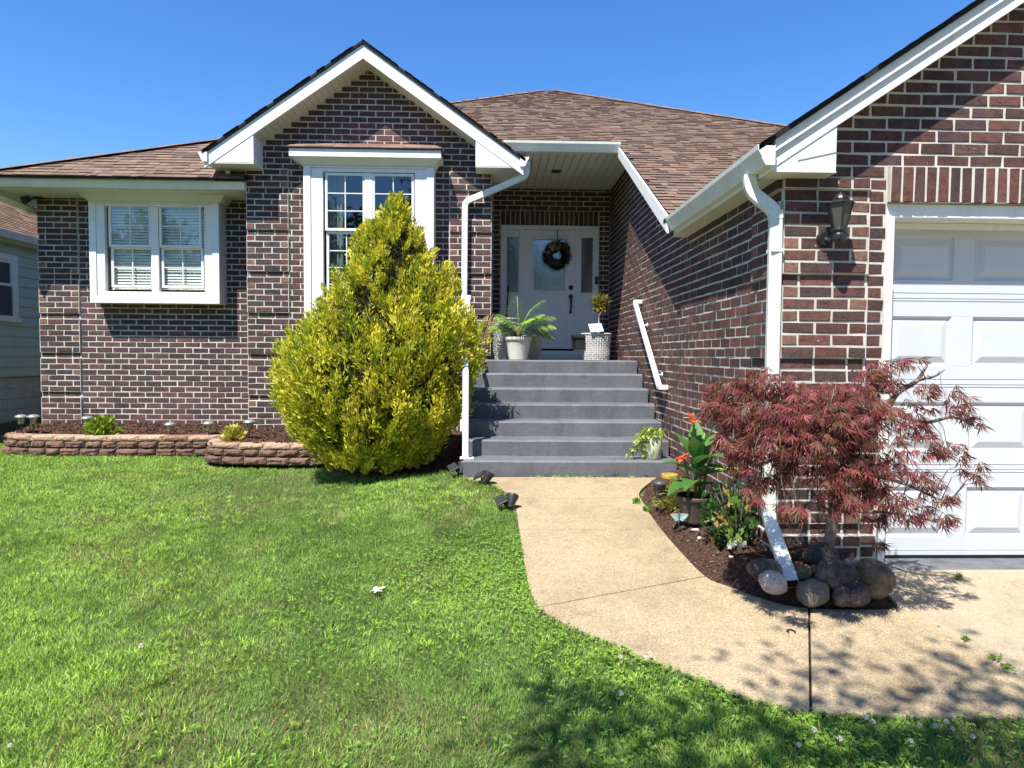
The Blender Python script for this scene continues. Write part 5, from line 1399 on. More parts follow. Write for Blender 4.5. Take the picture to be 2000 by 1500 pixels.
# ---- potted plants
def pot(name, mat, par, c, r0, r1, h, lip=0.012, n=28):
    mb = MB(); mb.lathe([(r0 * 0.97, 0), (r0, 0.006), (r1 * 0.97, h - 0.045), (r1 + lip * 0.3, h - 0.04), (r1 + lip, h - 0.03), (r1 + lip, h - 0.004), (r1 + lip * 0.6, h), (r1 - 0.008, h), (r1 - 0.012, h - 0.03)], c, n)
    return mb.build(name, mat, par, smooth=False)
def soil_disc(par, c, r, z):
    mb = MB(); mb.lathe([(r, z), (r * 0.5, z + 0.008), (0.001, z + 0.01)], c, 18, cap=False); return mb.build("soil", "soil", par)
def wicker_pot(par, c, r0, rm, r1, h):
    """barrel of woven bands: rows of little blocks, real relief"""
    prof_ = [(r0, 0), ((r0 + rm) / 2 + 0.008, h * 0.25), (rm, h * 0.55), ((rm + r1) / 2 + 0.004, h * 0.8), (r1, h)]
    zs = [p[1] for p in prof_]; rs = [p[0] for p in prof_]
    mb = MB(); mb.lathe([(r * 0.975, z) for r, z in prof_], c, 30); bp = mb.build("pot", "wicker", par)
    mb = MB(); nz2 = int(h / 0.024); nk = 34
    for j in range(nz2):
        z0 = (j + 0.08) * h / nz2; z1 = (j + 0.92) * h / nz2; r = float(np.interp((z0 + z1) / 2, zs, rs))
        for k in range(nk):
            a0, a1 = 2 * math.pi * (k + 0.06) / nk, 2 * math.pi * (k + 0.94) / nk; am = (a0 + a1) / 2; o_ = 0.005 if (j + k) % 2 else 0.001
            vs = []
            for a, rr2 in ((a0, r), (am, r + o_ + 0.003), (a1, r)):
                for z in (z0, z1): vs.append((c[0] + rr2 * math.cos(a), c[1] + rr2 * math.sin(a), c[2] + z))
            mb.quadset(vs, [(0, 2, 3, 1), (2, 4, 5, 3)])
    mb.build("weave", "wicker", par, kind="stuff")
    mb = MB(); mb.tube([(c[0] + r1 * math.cos(a), c[1] + r1 * math.sin(a), c[2] + h) for a in np.linspace(0, 2 * math.pi, 31)], 0.011, 8); mb.build("rim", "wicker", par, smooth=True)
def frond(mb, p, d, L, n, ll, cols, bend=1.0, w=0.012, droop=0.35):
    p, d = V3(p), V3(d).normalized(); q = p.copy(); pts = [q.copy()]
    side = d.cross(V3((0, 0, 1))).normalized()
    for i in range(n):
        d = (d + V3((0, 0, -bend / n))).normalized(); q = q + d * (L / n); pts.append(q.copy())
        f = (i + 1) / n
        if f > 0.22:
            for s_ in (-1, 1):
                l = ll * math.sin(math.pi * min(1, 0.25 + 0.72 * f)) + 0.02
                dr = (side * s_ * 0.8 + d * 0.75 + V3((0, 0, -droop * random.uniform(0.4, 1.2)))).normalized()
                blade_leaf(mb, q, dr, l, w, bend=0.5, col=random.choice(cols), n=3)
    mb.tube(pts, [0.005] * len(pts), 5, col=cols[0])
pc = onY(1012, 696, 7.93); pc.z = PORCH
pt2 = thing("potted_palm", "green palm in a cream pot at the porch edge", "potted plant", pc)
pot("pot", "white_pot", pt2, pc, 0.11, 0.155, 0.27); soil_disc(pt2, pc, 0.145, 0.24)
mb = MB()
cen = pc + V3((0, 0, 0.26))
GRN = [(0.22, 0.36, 0.06), (0.3, 0.45, 0.09), (0.16, 0.3, 0.05)]
for a, el, L in ((0.2, 1.1, 0.55), (0.75, 1.25, 0.62), (-0.35, 0.95, 0.5), (2.4, 1.2, 0.42), (1.6, 1.35, 0.55), (-1.2, 1.0, 0.4), (3.6, 1.2, 0.38), (0.45, 0.75, 0.5), (1.1, 1.0, 0.5), (-0.7, 1.15, 0.45), (2.9, 1.0, 0.4)):
    frond(mb, cen, (math.cos(a) * math.cos(el), math.sin(a) * math.cos(el) * 0.6, math.sin(el)), L, 20, 0.2, GRN, 1.6, 0.02)
mb.build("fronds", "leaf", pt2)
mb = MB()
for dx in (-0.02, 0.015, 0.0): mb.tube([cen + V3((dx, 0, -0.03)), cen + V3((dx * 2.2, 0, 0.12))], [0.022, 0.012], 7)
mb.build("stem", "bark", pt2, smooth=True)
wc = onY(987, 694, 8.3); wc.z = PORCH
w1 = thing("wicker_planter", "tall grey wicker planter with dried brown palm fronds behind the green palm", "planter", wc)
wicker_pot(w1, wc, 0.14, 0.175, 0.17, 0.50); soil_disc(w1, wc, 0.16, 0.47)
mb = MB(); BRN = [(0.3, 0.19, 0.1), (0.38, 0.26, 0.15), (0.22, 0.13, 0.07)]
for a, el, L in ((2.9, 0.7, 0.42), (3.3, 0.9, 0.45), (3.8, 0.6, 0.4), (2.6, 1.0, 0.4), (3.6, 1.2, 0.35), (4.2, 0.8, 0.42)):
    frond(mb, wc + V3((-0.06, -0.05, 0.46)), (math.cos(a) * math.cos(el), math.sin(a) * math.cos(el), math.sin(el)), L, 12, 0.17, BRN, 3.0, 0.007, 0.9)
mb.build("dried_fronds", "leaf", w1)
wc2 = onY(1037, 692, 8.35); wc2.z = PORCH
w2 = thing("wicker_planter", "short grey wicker planter right behind the cream palm pot", "planter", wc2)
wicker_pot(w2, wc2, 0.10, 0.125, 0.135, 0.29); soil_disc(w2, wc2, 0.125, 0.285)
wc3 = onY(1164, 692, 8.75); wc3.z = PORCH
w3 = thing("potted_topiary", "small round topiary in a grey wicker planter right of the door", "potted plant", wc3)
wicker_pot(w3, wc3, 0.165, 0.175, 0.19, 0.34); soil_disc(w3, wc3, 0.18, 0.32)
tc_ = onY(1172, 592, 8.8)
mb = MB(); mb.tube([wc3 + V3((0.03, 0.02, 0.3)), V3((tc_.x - 0.01, tc_.y, tc_.z - 0.15)), tc_], [0.012, 0.01, 0.008], 7); mb.build("stem", "rail_paint", w3, smooth=True)
n = 260; P = rand_dirs(n); tips = np.array(tc_) + P * np.array([0.13, 0.12, 0.14]) * rng.uniform(0.5, 1.05, (n, 1))
V, F, C = spray_crown("", None, tips, P, 4, (0.03, 0.06), (0.014, 0.024), 0.8, [(0.16, 0.17, 0.03), (0.25, 0.2, 0.04), (0.1, 0.12, 0.03), (0.3, 0.2, 0.05)])
big_mesh("crown", V, F, C, "leaf", w3)
c = onY(1164, 640, 8.56)
mb = MB(); mb.obox(c, (0.085, 0, 0.006), (0.0, 0.004, 0.003), (-0.012, 0.03, 0.05)); o = mb.build("paper_sheet", "paper"); tag(o, "white sheet of paper propped on the wicker planter by the door", "paper")
c = onY(1131, 668, 8.7)
mb = MB(); mb.obox(c, (0.075, 0.02, 0.0), (-0.02, 0.06, 0.0), (-0.012, 0, 0.095)); mb.obox(c + V3((-0.01, -0.04, 0.075)), (0.08, 0.02, 0), (-0.01, 0.04, 0.01), (0, 0, 0.014)); o = mb.build("black_box", "black_plastic", bevel=0.006); tag(o, "black box on the porch floor left of the right wicker planter", "box")
a_, b_ = onY(986, 628, 9.2), onY(994, 556, 9.55)
mb = MB(); mb.tube([V3((a_.x - 0.02, 9.0, PORCH + 0.02)), V3((b_.x, 9.72, b_.z))], 0.011, 8); br_ = mb.build("broom", "black_plastic"); tag(br_, "thin black broom handle leaning against the left sidelight", "broom")
mb = MB(); mb.obox(V3((a_.x - 0.02, 9.0, PORCH + 0.05)), (0.12, 0, 0), (0, 0.025, 0), (0, 0, 0.048)); mb.build("broom_head", "black_plastic", br_)
# wreath on the door
wp = onY(1089, 497, fy(P1, 99, YB) - 0.09)
wr = thing("door_wreath", "dark evergreen wreath with tan leaves hanging on the front door", "wreath", wp)
n = 900; a = rng.uniform(0, 2 * math.pi, n); b2_ = rng.uniform(0, 2 * math.pi, n)
R_, r_ = 0.14, 0.06
ring = np.column_stack([np.cos(a) * (R_ + r_ * np.cos(b2_)), r_ * 0.8 * np.sin(b2_) - 0.0, np.sin(a) * (R_ + r_ * np.cos(b2_))])
nrm_ = np.column_stack([np.cos(a) * np.cos(b2_), np.sin(b2_), np.sin(a) * np.cos(b2_)])
V, F, C = spray_crown("", None, np.array(wp) + ring, nrm_ + rng.normal(0, 0.5, (n, 3)), 4, (0.03, 0.065), (0.005, 0.009), 0.7, [(0.02, 0.035, 0.02), (0.03, 0.045, 0.025), (0.015, 0.025, 0.015)])
big_mesh("greenery", V, F, C, "leaf", wr)
mb = MB(); mb.tube([wp + V3((math.cos(t) * 0.14, 0, math.sin(t) * 0.14)) for t in np.linspace(0, 2 * math.pi, 25)], 0.035, 8); mb.build("ring", "bark", wr, smooth=True)
mb = MB()
for k in range(22):
    t_ = random.uniform(1.5, 2.9); q = wp + V3((math.cos(t_) * 0.14, -0.05, math.sin(t_) * 0.14)) + V3((random.uniform(-.03, .06), 0, random.uniform(-.03, .04)))
    blade_leaf(mb, q, (random.uniform(-1, 1), -0.4, random.uniform(-1, 1)), 0.065, 0.035, up=(0, -1, 0.2), col=random.choice([(0.34, 0.17, 0.06), (0.42, 0.32, 0.2), (0.3, 0.1, 0.04), (0.45, 0.38, 0.28)]), n=4)
mb.build("autumn_leaves", "flower", wr)
mb = MB(); mb.box(wp.x - 0.006, wp.x + 0.006, wp.y + 0.04, wp.y + 0.05, wp.z + 0.15, 3.34); mb.build("hanger", "black_metal", wr)

# ================================================================== rocks at the foot of the maple
def rock(x, y, Y, hw, hh, mat, label, seed, flat=0.8, tilt=0.0):
    c = onY(x, y, Y); sc = Y / FPX; rx, rz = hw * sc * 0.95, hh * sc * 0.92; ry = (rx + rz) / 2 * flat
    bm = bmesh.new(); bmesh.ops.create_icosphere(bm, subdivisions=4, radius=1.0)
    ct, st_ = math.cos(tilt), math.sin(tilt)
    for v in bm.verts:
        p = v.co.copy(); k = 1 + 0.26 * mnoise.noise(p * 1.1 + V3((seed, 0, 0))) + 0.06 * mnoise.noise(p * 2.7 + V3((0, seed, 0))) + 0.012 * mnoise.noise(p * 8 + V3((seed, 0, 1)))
        p = V3((math.copysign(abs(p.x) ** 0.9, p.x), math.copysign(abs(p.y) ** 0.9, p.y), math.copysign(abs(p.z) ** 0.9, p.z))) * k
        a, b2 = p.x * rx, p.z * rz
        v.co = V3((a * ct - b2 * st_, p.y * ry, a * st_ + b2 * ct)) + c
    me = bpy.data.meshes.new("rock"); bm.to_mesh(me); bm.free()
    o = link("rock", me, mat, None, smooth=True); tag(o, label, "rock", "rocks round the maple")
rock(1587, 1157, 3.42, 34, 29, "rock_grey", "smooth plain grey boulder in front, under the downspout mouth", 1)
rock(1634, 1122, 3.5, 46, 32, "rock_dark", "dark streaked boulder in the middle of the pile, behind the smooth grey one", 2.2, 0.8, -0.1)
rock(1662, 1160, 3.42, 40, 26, "rock_red", "reddish striped stone at the front right of the smooth grey boulder", 3.7, 0.8, 0.25)
rock(1705, 1128, 3.5, 42, 38, "rock_olive", "large olive brown boulder at the right end of the pile", 4.1, 0.9, -0.5)
rock(1511, 1138, 3.44, 29, 24, "rock_pink", "pale pink stone left of the downspout mouth", 5.9, 0.8, -0.2)
rock(1494, 1110, 3.56, 34, 22, "rock_dark", "grey mottled stone behind the pale pink one", 6.3, 0.8, 0.1)
rock(1602, 1082, 3.66, 32, 24, "rock_dark", "dark round stone left of the maple trunk", 7.7)
rock(1670, 1103, 3.64, 26, 14, "rock_pink", "small light stone right of the maple trunk", 8.8, 0.8, -0.4)
rock(1568, 1117, 3.55, 17, 18, "rock_olive", "small brown stone tucked between downspout and streaked boulder", 9.4)
rock(1590, 1112, 3.58, 12, 10, "rock_grey", "smallest grey pebble wedged behind the streaked boulder", 10.4)

# ================================================================== garden lights
def solar_light():
    t = thing("solar_light", "x", "garden light", (0, 0, 0), "solar lights in the planters")
    mb = MB(); mb.lathe([(0.008, -0.12), (0.008, 0.10)], (0, 0, 0), 8); mb.build("stake", "black_metal", t)
    mb = MB(); mb.lathe([(0.022, 0.095), (0.03, 0.105), (0.046, 0.17), (0.046, 0.178)], (0, 0, 0), 14); mb.build("lamp_glass", "amber_glass", t)
    mb = MB(); mb.lathe([(0.066, 0.176), (0.07, 0.182), (0.06, 0.196), (0.035, 0.208), (0.012, 0.212), (0.001, 0.213)], (0, 0, 0), 18, cap=False); mb.lathe([(0.066, 0.1765), (0.02, 0.18)], (0, 0, 0), 18, cap=False); mb.build("cap", "steel", t, smooth=True)
    for k in range(4):
        a = k * 1.571 + 0.4; mb = MB(); mb.tube([(0.03 * math.cos(a), 0.03 * math.sin(a), 0.102), (0.05 * math.cos(a), 0.05 * math.sin(a), 0.178)], 0.003, 5); mb.build("cage_bar", "black_metal", t)
    return t
proto = solar_light(); first = True
for (x, ytop, Y, lab) in ((41, 809, 8.2, "steel topped solar light, leftmost at the rounded end of the planter"), (65, 809, 8.15, "steel topped solar light, second from the left end of the planter"), (170, 812, 8.3, "steel topped solar light beside the lime green clump"),
                         (332, 824, 8.1, "steel topped solar light alone in the middle of the long planter"), (407, 822, 8.1, "steel topped solar light near the right end of the long planter"), (487, 819, 7.6, "steel topped solar light at the curved planter, right of the pale plant")):
    p = onY(x, ytop, Y); loc = (p.x, p.y, p.z - 0.213)
    if first: proto.location = loc; proto["label"] = lab; first = False
    else: copy_thing(proto, loc, lab, random.uniform(0, 6))
c = onY(1289, 936, 4.95)
t = thing("path_light", "dark bronze path light at the corner of the mulch bed", "garden light", (c.x, c.y, c.z - 0.27))
mb = MB(); mb.lathe([(0.012, -0.36), (0.011, -0.27), (0.009, -0.1)], c, 8); mb.build("stake", "bronze_metal", t)
mb = MB(); mb.lathe([(0.02, -0.125), (0.03, -0.115), (0.045, -0.03)], c, 14); mb.build("lamp_glass", "frosted_glass", t)
mb = MB(); mb.lathe([(0.07, -0.034), (0.072, -0.028), (0.06, -0.012), (0.035, -0.002), (0.01, 0.002), (0.001, 0.003)], c, 20, cap=False); mb.lathe([(0.07, -0.033), (0.02, -0.03)], c, 20, cap=False); mb.build("cap", "bronze_metal", t, smooth=True)
for k in range(6):
    a = k * 1.047; mb = MB(); mb.tube([c + V3((0.03 * math.cos(a), 0.03 * math.sin(a), -0.118)), c + V3((0.05 * math.cos(a), 0.05 * math.sin(a), -0.03))], 0.0028, 5); mb.build("cage_bar", "bronze_metal", t)
def spot(x, y, lab, rz, tilt, flip=1):
    g = gpt(x, y); g = V3((g.x, g.y, ground(g.x, g.y))); t = thing("spot_light", lab, "spotlight", g, "black solar spotlights beside the steps")
    Rm = Matrix.Translation(g) @ Matrix.Rotation(rz, 4, 'Z')
    def B(name, mat, mbx, **k):
        mbx.v = [tuple(Rm @ V3(v)) for v in mbx.v]; return mbx.build(name, mat, t, **k)
    mb = MB(); mb.tube([(0, 0, -0.06), (0, 0, 0.05)], 0.01, 8); mb.tube([(-0.025, 0, 0.05), (0.025, 0, 0.05)], 0.013, 8); B("stake", "black_plastic", mb)
    d = V3((0.35 * flip, 0.55, 0.75 + tilt)).normalized(); h = V3((0.035 * flip, 0.0, 0.075))
    mb = MB(); mb.tube([h - d * 0.06, h - d * 0.02, h + d * 0.03, h + d * 0.045], [0.022, 0.034, 0.048, 0.05], 16); hd_ = B("lamp_head", "black_plastic", mb)
    mb = MB(); mb.tube([h + d * 0.0455, h + d * 0.047], [0.043, 0.042], 16); mb.v = [tuple(Rm @ V3(v)) for v in mb.v]; mb.build("lens", "frosted_glass", hd_)
    pc_ = V3((-0.05 * flip, 0.0, 0.085)); n2 = V3((-0.35 * flip, -0.35, 0.75)).normalized(); u = n2.cross(V3((0, 1, 0))).normalized(); w = n2.cross(u)
    mb = MB(); mb.obox(pc_, u * 0.042, w * 0.05, n2 * 0.007); pn = B("solar_panel", "black_plastic", mb, bevel=0.003)
    mb = MB(); mb.tube([(0, 0, 0.05), pc_ - n2 * 0.008], 0.007, 6); B("arm", "black_plastic", mb)
spot(895, 930, "black solar spotlight at the left end of the bottom step", 0.3, 0.1, 1)
spot(945, 948, "black solar spotlight in the middle, tilted open toward the steps", -0.5, 0.3, 1)
spot(990, 997, "black solar spotlight nearest the camera, at the grass edge", 0.2, 0.1, 1)

# ================================================================== plants right of the walk
# pale green pot on the bottom step
gc = onY(1275, 899, 6.13); gc.z = PORCH - 6 * RISE + 0.003
t = thing("trailing_plant_pot", "pale green pot with leaf print and trailing plant on the bottom step", "potted plant", gc)
mb = MB(); mb.lathe([(0.068, 0), (0.072, 0.005), (0.088, 0.2), (0.086, 0.204), (0.08, 0.204), (0.078, 0.18)], gc, 26); gp = mb.build("pot", "green_pot", t, smooth=True)
for a, z, h, w in ((-2.25, 0.12, 0.05, 0.25), (-1.75, 0.06, 0.03, 0.12), (-2.5, 0.03, 0.04, 0.2), (-2.0, 0.025, 0.035, 0.2)):
    mb = MB(); vs = []; m_ = 14
    for k in range(m_):
        q = 2 * math.pi * k / m_; zz = z + h * math.sin(q); aa = a + w * math.cos(q) * 0.8; r = 0.0725 + 0.016 * zz / 0.2 + 0.0015; vs.append((gc.x + r * math.cos(aa), gc.y + r * math.sin(aa), gc.z + zz))
    mb.quadset(vs, [tuple(range(m_))]); mb.build("leaf_print", "grey_leaf_print", gp)
n = 150; P = rand_dirs(n) * rng.random((n, 1)) ** 0.4; P[:, 2] = np.abs(P[:, 2]); tips = np.array(gc) + np.array([-0.01, -0.01, 0.195]) + P * np.array([0.12, 0.1, 0.1])
m2 = 80; f_ = rng.random(m2); tr_ = np.array(gc) + np.column_stack([-0.09 - 0.12 * f_ + rng.normal(0, 0.015, m2), -0.03 + rng.normal(0, 0.03, m2), 0.21 - 0.17 * f_ ** 1.6 + rng.normal(0, 0.02, m2)])
m3 = 40; f_ = rng.random(m3); tr2 = np.array(gc) + np.column_stack([-0.085 - 0.02 * f_, -0.04 + rng.normal(0, 0.02, m3), 0.2 - 0.2 * f_ + rng.normal(0, 0.01, m3)])
tips = np.vstack([tips, tr_, tr2]); VAR = [(0.4, 0.46, 0.1), (0.3, 0.4, 0.07), (0.5, 0.53, 0.2), (0.2, 0.32, 0.05)]
V, F, C = spray_crown("", None, tips, rand_dirs(len(tips)) + np.array([0, -0.2, 0.4]), 3, (0.02, 0.04), (0.014, 0.024), 0.8, VAR, back=0.01); big_mesh("foliage", V, F, C, "leaf", t)
mb = MB()
for k in range(5): mb.tube([gc + V3((-0.07, -0.03, 0.2)), gc + V3((-0.12, -0.05, 0.17)), gc + V3((-0.13 - 0.03 * k, -0.05, 0.1 - 0.02 * k)), gc + V3((-0.14 - 0.045 * k, -0.05, 0.03))], 0.0022, 4)
mb.build("vine", "bark", t)
# canna in the brown pot
cc = onY(1358, 1018, 4.58)
t = thing("potted_canna", "broad leaved canna with red flowers in a ribbed brown pot", "potted plant", cc)
mb = MB(); nn_ = 40; prof_ = [(0.09, 0), (0.094, 0.01), (0.122, 0.135), (0.126, 0.14), (0.13, 0.145), (0.14, 0.165), (0.139, 0.18), (0.133, 0.186), (0.124, 0.184), (0.12, 0.15)]
vs = []
for i, (r, z) in enumerate(prof_):
    for k in range(nn_):
        a = 2 * math.pi * k / nn_; rr3 = r * (1 + (0.012 if k % 2 and 0 < i < 3 else 0)); vs.append((cc.x + rr3 * math.cos(a), cc.y + rr3 * math.sin(a), cc.z + z))
mb.quadset(vs, [(i * nn_ + k, i * nn_ + (k + 1) % nn_, (i + 1) * nn_ + (k + 1) % nn_, (i + 1) * nn_ + k) for i in range(len(prof_) - 1) for k in range(nn_)] + [tuple(range(nn_))]); mb.build("pot", "brown_pot", t)
soil_disc(t, cc, 0.122, 0.15)
stems = [(0.0, 0.0, 0.66, -0.03), (0.03, 0.02, 0.52, 0.03), (-0.05, 0.0, 0.36, -0.04), (0.05, 0.03, 0.42, 0.10)]
for dx, dy, h, ln in stems:
    mb = MB(); mb.tube([cc + V3((dx, dy, 0.14)), cc + V3((dx + ln * 0.3, dy, 0.14 + h * 0.5)), cc + V3((dx + ln, dy, 0.1 + h))], [0.013, 0.011, 0.006], 8, col=(0.26, 0.36, 0.1)); mb.build("stem", "leaf", t, smooth=True)
CL = [(0.06, 0.16, 0.035), (0.085, 0.21, 0.045), (0.12, 0.27, 0.06)]
for z, a, L, w, b3, el, ci in ((0.30, -0.05, 0.3, 0.12, 0.7, 0.5, 2), (0.33, 3.3, 0.27, 0.11, 0.8, 0.7, 0), (0.36, 0.6, 0.3, 0.11, 0.4, 1.0, 1), (0.4, -1.0, 0.24, 0.12, 1.0, 0.8, 1), (0.42, 2.4, 0.25, 0.1, 0.5, 1.0, 0), (0.45, -0.35, 0.27, 0.1, 0.4, 1.15, 1),
                            (0.24, 0.1, 0.22, 0.07, 0.8, 0.4, 2), (0.26, 3.6, 0.26, 0.1, 1.2, 0.4, 0), (0.5, 1.4, 0.22, 0.08, 0.3, 1.2, 1), (0.28, -2.2, 0.22, 0.09, 1.2, 0.5, 0), (0.44, 4.2, 0.2, 0.08, 0.6, 1.1, 2), (0.35, -0.6, 0.22, 0.1, 0.9, 0.6, 1)):
    mb = MB(); blade_leaf(mb, cc + V3((0, 0, z)), (math.cos(a) * math.cos(el), math.sin(a) * math.cos(el), math.sin(el)), L * 1.08, w * 1.35, bend=b3, col=CL[ci], n=9, cup=0.25); mb.build("leaf", "leaf", t, smooth=True)
mb = MB(); blade_leaf(mb, cc + V3((0.14, -0.02, 0.36)), (0.8, -0.1, 0.35), 0.17, 0.07, bend=0.6, col=(0.45, 0.5, 0.05), n=7); mb.build("leaf", "leaf", t, smooth=True)
for fx, fy_, cols in ((1352, 815, [(0.75, 0.42, 0.2), (0.7, 0.05, 0.02), (0.78, 0.1, 0.03), (0.8, 0.5, 0.3)]), (1334, 892, [(0.75, 0.1, 0.03), (0.7, 0.13, 0.05), (0.72, 0.06, 0.02)])):
    fp = onY(fx, fy_, 4.52); mb = MB()
    for k in range(9):
        a = k * 0.75 + random.random() * 0.5; el = random.uniform(0.1, 1.3)
        blade_leaf(mb, fp + V3((0, 0, -0.02)), (math.cos(a) * math.cos(el), math.sin(a) * math.cos(el), math.sin(el)), 0.07, 0.04, bend=1.2, col=random.choice(cols), n=5)
    mb.build("flower", "flower", t, smooth=True)
mb = MB(); mb.tube([cc + V3((-0.05, 0, 0.4)), onY(1336, 900, 4.52)], [0.006, 0.005], 6, col=(0.26, 0.36, 0.1)); mb.tube([cc + V3((-0.03, 0, 0.7)), onY(1351, 822, 4.52)], [0.007, 0.005], 6, col=(0.26, 0.36, 0.1)); mb.build("stem", "leaf", t)
# yellow pot, yellow-green shrub, ornament, rose
yc = onY(1308, 940, 5.35); yc.z = rbz(yc.x, yc.y) - 0.01
t = thing("yellow_pot", "small yellow pot behind the canna near the bottom step", "pot", yc); yy_ = onY(1308, 928, 5.35).z - yc.z
pot("pot", "yellow_pot", t, yc, 0.04, 0.055, yy_ + 0.01); soil_disc(t, yc, 0.048, yy_ - 0.03)
sc_ = onY(1318, 985, 4.95); sc_.z = rbz(sc_.x, sc_.y)
small_bush("golden_shrub", "small yellow-green threadleaf shrub left of the brown pot", "shrub", sc_, 0.13, 0.22, 260, (0.04, 0.09), (0.004, 0.008), [(0.3, 0.3, 0.05), (0.38, 0.36, 0.07), (0.22, 0.26, 0.04)], droop=0.4)
bc = onY(1326, 1012, 4.5); mb = MB()
for a, L in ((0.5, 0.07), (2.6, 0.07), (0.1, 0.05), (3.0, 0.05)): blade_leaf(mb, bc, (math.cos(a), -0.1, math.sin(a) * 0.8 + 0.2), L, 0.045, up=(0, -1, 0.3), bend=0.3, col=(0.3, 0.4, 0.38), n=5)
mb.tube([bc + V3((0, 0, -0.03)), bc + V3((0, -0.01, 0.04))], [0.006, 0.004], 6, col=(0.1, 0.2, 0.2)); mb.tube([bc + V3((0, 0.0, -0.1)), bc], 0.003, 5, col=(0.05, 0.05, 0.05))
o = mb.build("butterfly_ornament", "flower"); tag(o, "small teal butterfly ornament at the foot of the brown pot", "ornament")
rc = onY(1440, 1072, 4.15); rc.z = rbz(rc.x, rc.y)
t = thing("rose_bush", "dark leaved bush between the brown pot and the downspout", "bush", rc)
n = 230; P = rand_dirs(n) * rng.random((n, 1)) ** 0.45; tips = np.array(rc) + np.array([-0.03, 0.05, 0.2]) + P * np.array([0.2, 0.17, 0.21]); tips[:, 2] = np.maximum(tips[:, 2], rc.z + 0.02)
tips[:, 0] = np.minimum(tips[:, 0], XS - 0.05)
V, F, C = spray_crown("", None, tips, P + np.array([0, -0.3, 0.5]), 3, (0.03, 0.06), (0.018, 0.032), 0.8, [(0.04, 0.1, 0.03), (0.05, 0.13, 0.04), (0.12, 0.24, 0.05), (0.03, 0.07, 0.03)], back=0.02); 
n = 26; tips = np.array(rc) + np.column_stack([rng.uniform(-0.2, 0.02, n), rng.uniform(-0.2, -0.05, n), rng.uniform(0.05, 0.38, n)])
V_, F_, C_ = spray_crown("", None, tips, rand_dirs(n) + np.array([-0.2, -0.4, 0.6]), 4, (0.04, 0.07), (0.025, 0.04), 0.8, [(0.16, 0.32, 0.05), (0.24, 0.36, 0.07), (0.3, 0.22, 0.06)], back=0.02)
big_mesh("foliage", *join([(V, F, C), (V_, F_, C_)]), "leaf", t)
mb = MB()
for k in range(9):
    a = random.uniform(0, 6.28); mb.tube([rc + V3((0, 0, -0.02)), rc + V3((math.cos(a) * 0.08, math.sin(a) * 0.06, 0.2)), rc + V3((math.cos(a) * 0.15, math.sin(a) * 0.12, random.uniform(0.3, 0.42)))], [0.006, 0.005, 0.003], 6)
mb.build("stem", "maple_bark", t)
mb = MB()
for k in range(5):
    q = rc + V3((-0.12 + 0.02 * k, -0.2, 0.07 + 0.012 * (k % 3)))
    for a in range(5): blade_leaf(mb, q, (math.cos(a * 1.26), -0.2, math.sin(a * 1.26)), 0.025, 0.02, up=(0, -1, 0), col=(0.7, 0.68, 0.62), n=3)
mb.build("flower", "flower", t)
# pale pebbles in the mulch
for k, (x, y, lab) in enumerate(((1358, 1036, "flat white stone chip in the mulch below the brown pot"), (1366, 1052, "round white pebble in the mulch below the flat chip"), (1428, 1089, "white pebble in the mulch left of the mottled stone"))):
    g = onPlane(x, y, lambda p: p.z - rbz(p.x, p.y)); bm = bmesh.new(); bmesh.ops.create_icosphere(bm, subdivisions=2, radius=1)
    for v in bm.verts: q = v.co * (1 + 0.25 * mnoise.noise(v.co * 1.5 + V3((k * 5, 0, 0)))); v.co = g + V3((q.x * (0.03 if k == 0 else 0.014), q.y * 0.013, q.z * 0.008 + 0.005))
    me = bpy.data.meshes.new("pebble"); bm.to_mesh(me); bm.free(); o = link("pebble", me, "petal_white", smooth=True); tag(o, lab, "pebble", "pale pebbles in the mulch")
# weeds at the foot of the steps and in the joints
WEED = [(0.14, 0.26, 0.04), (0.2, 0.33, 0.06)]
for x, y, r, lab in ((1130, 928, 0.03, "tiny weed sprouting left at the foot of the bottom step"), (1168, 926, 0.05, "leafy weed sprouting in the middle at the foot of the bottom step"), (1200, 931, 0.04, "low weed sprouting right at the foot of the bottom step"), (1246, 985, 0.05, "small weed at the walk edge by the path light"), (1262, 1000, 0.05, "weed in the mulch in front of the path light"),
                     (1885, 1256, 0.025, "grass tuft in the driveway joint, nearest the rocks"), (1940, 1293, 0.028, "grass tuft in the middle of the driveway joint"), (1968, 1312, 0.028, "grass tuft in the driveway joint near the right edge"), (1873, 1133, 0.03, "fallen green sprig lying on the driveway by the garage")):
    g = gpt(x, y); t = thing("weed", lab, "weed", (g.x, g.y, g.z + 0.005), "weeds in cracks and edges"); n = 14; tips = np.array([g.x, g.y, g.z + 0.02]) + rng.normal(0, r * 0.4, (n, 3)) * np.array([1, 1, 0.3])
    V, F, C = spray_crown("", None, tips, rand_dirs(n) + np.array([0, 0, 0.8]), 3, (r * 0.6, r * 1.1), (r * 0.2, r * 0.4), 0.8, WEED, back=0.01); big_mesh("foliage", V, F, C, "leaf", t)
g = gpt(1545, 1240); mb = MB(); mb.tube([V3((g.x, g.y, g.z + 0.018)) + V3((0.018 * math.cos(a), 0.02 * math.sin(a), 0)) for a in np.linspace(-0.6, 3.6, 12)], 0.004, 6); o = mb.build("hose_washer", "rubber_black"); tag(o, "small curled black scrap lying on the walkway slab", "scrap")
g = gpt(737, 1166); mb = MB()
for k in range(9):
    a = random.uniform(0, 6.28); blade_leaf(mb, V3((g.x, g.y, g.z + 0.04)) + V3((random.uniform(-.025, .025), random.uniform(-.02, .02), 0)), (math.cos(a), math.sin(a), random.uniform(-.2, .6)), 0.04, 0.025, col=(0.6, 0.6, 0.5), n=4)
o = mb.build("paper_scrap", "flower"); tag(o, "crumpled white scrap lying in the middle of the lawn", "scrap")

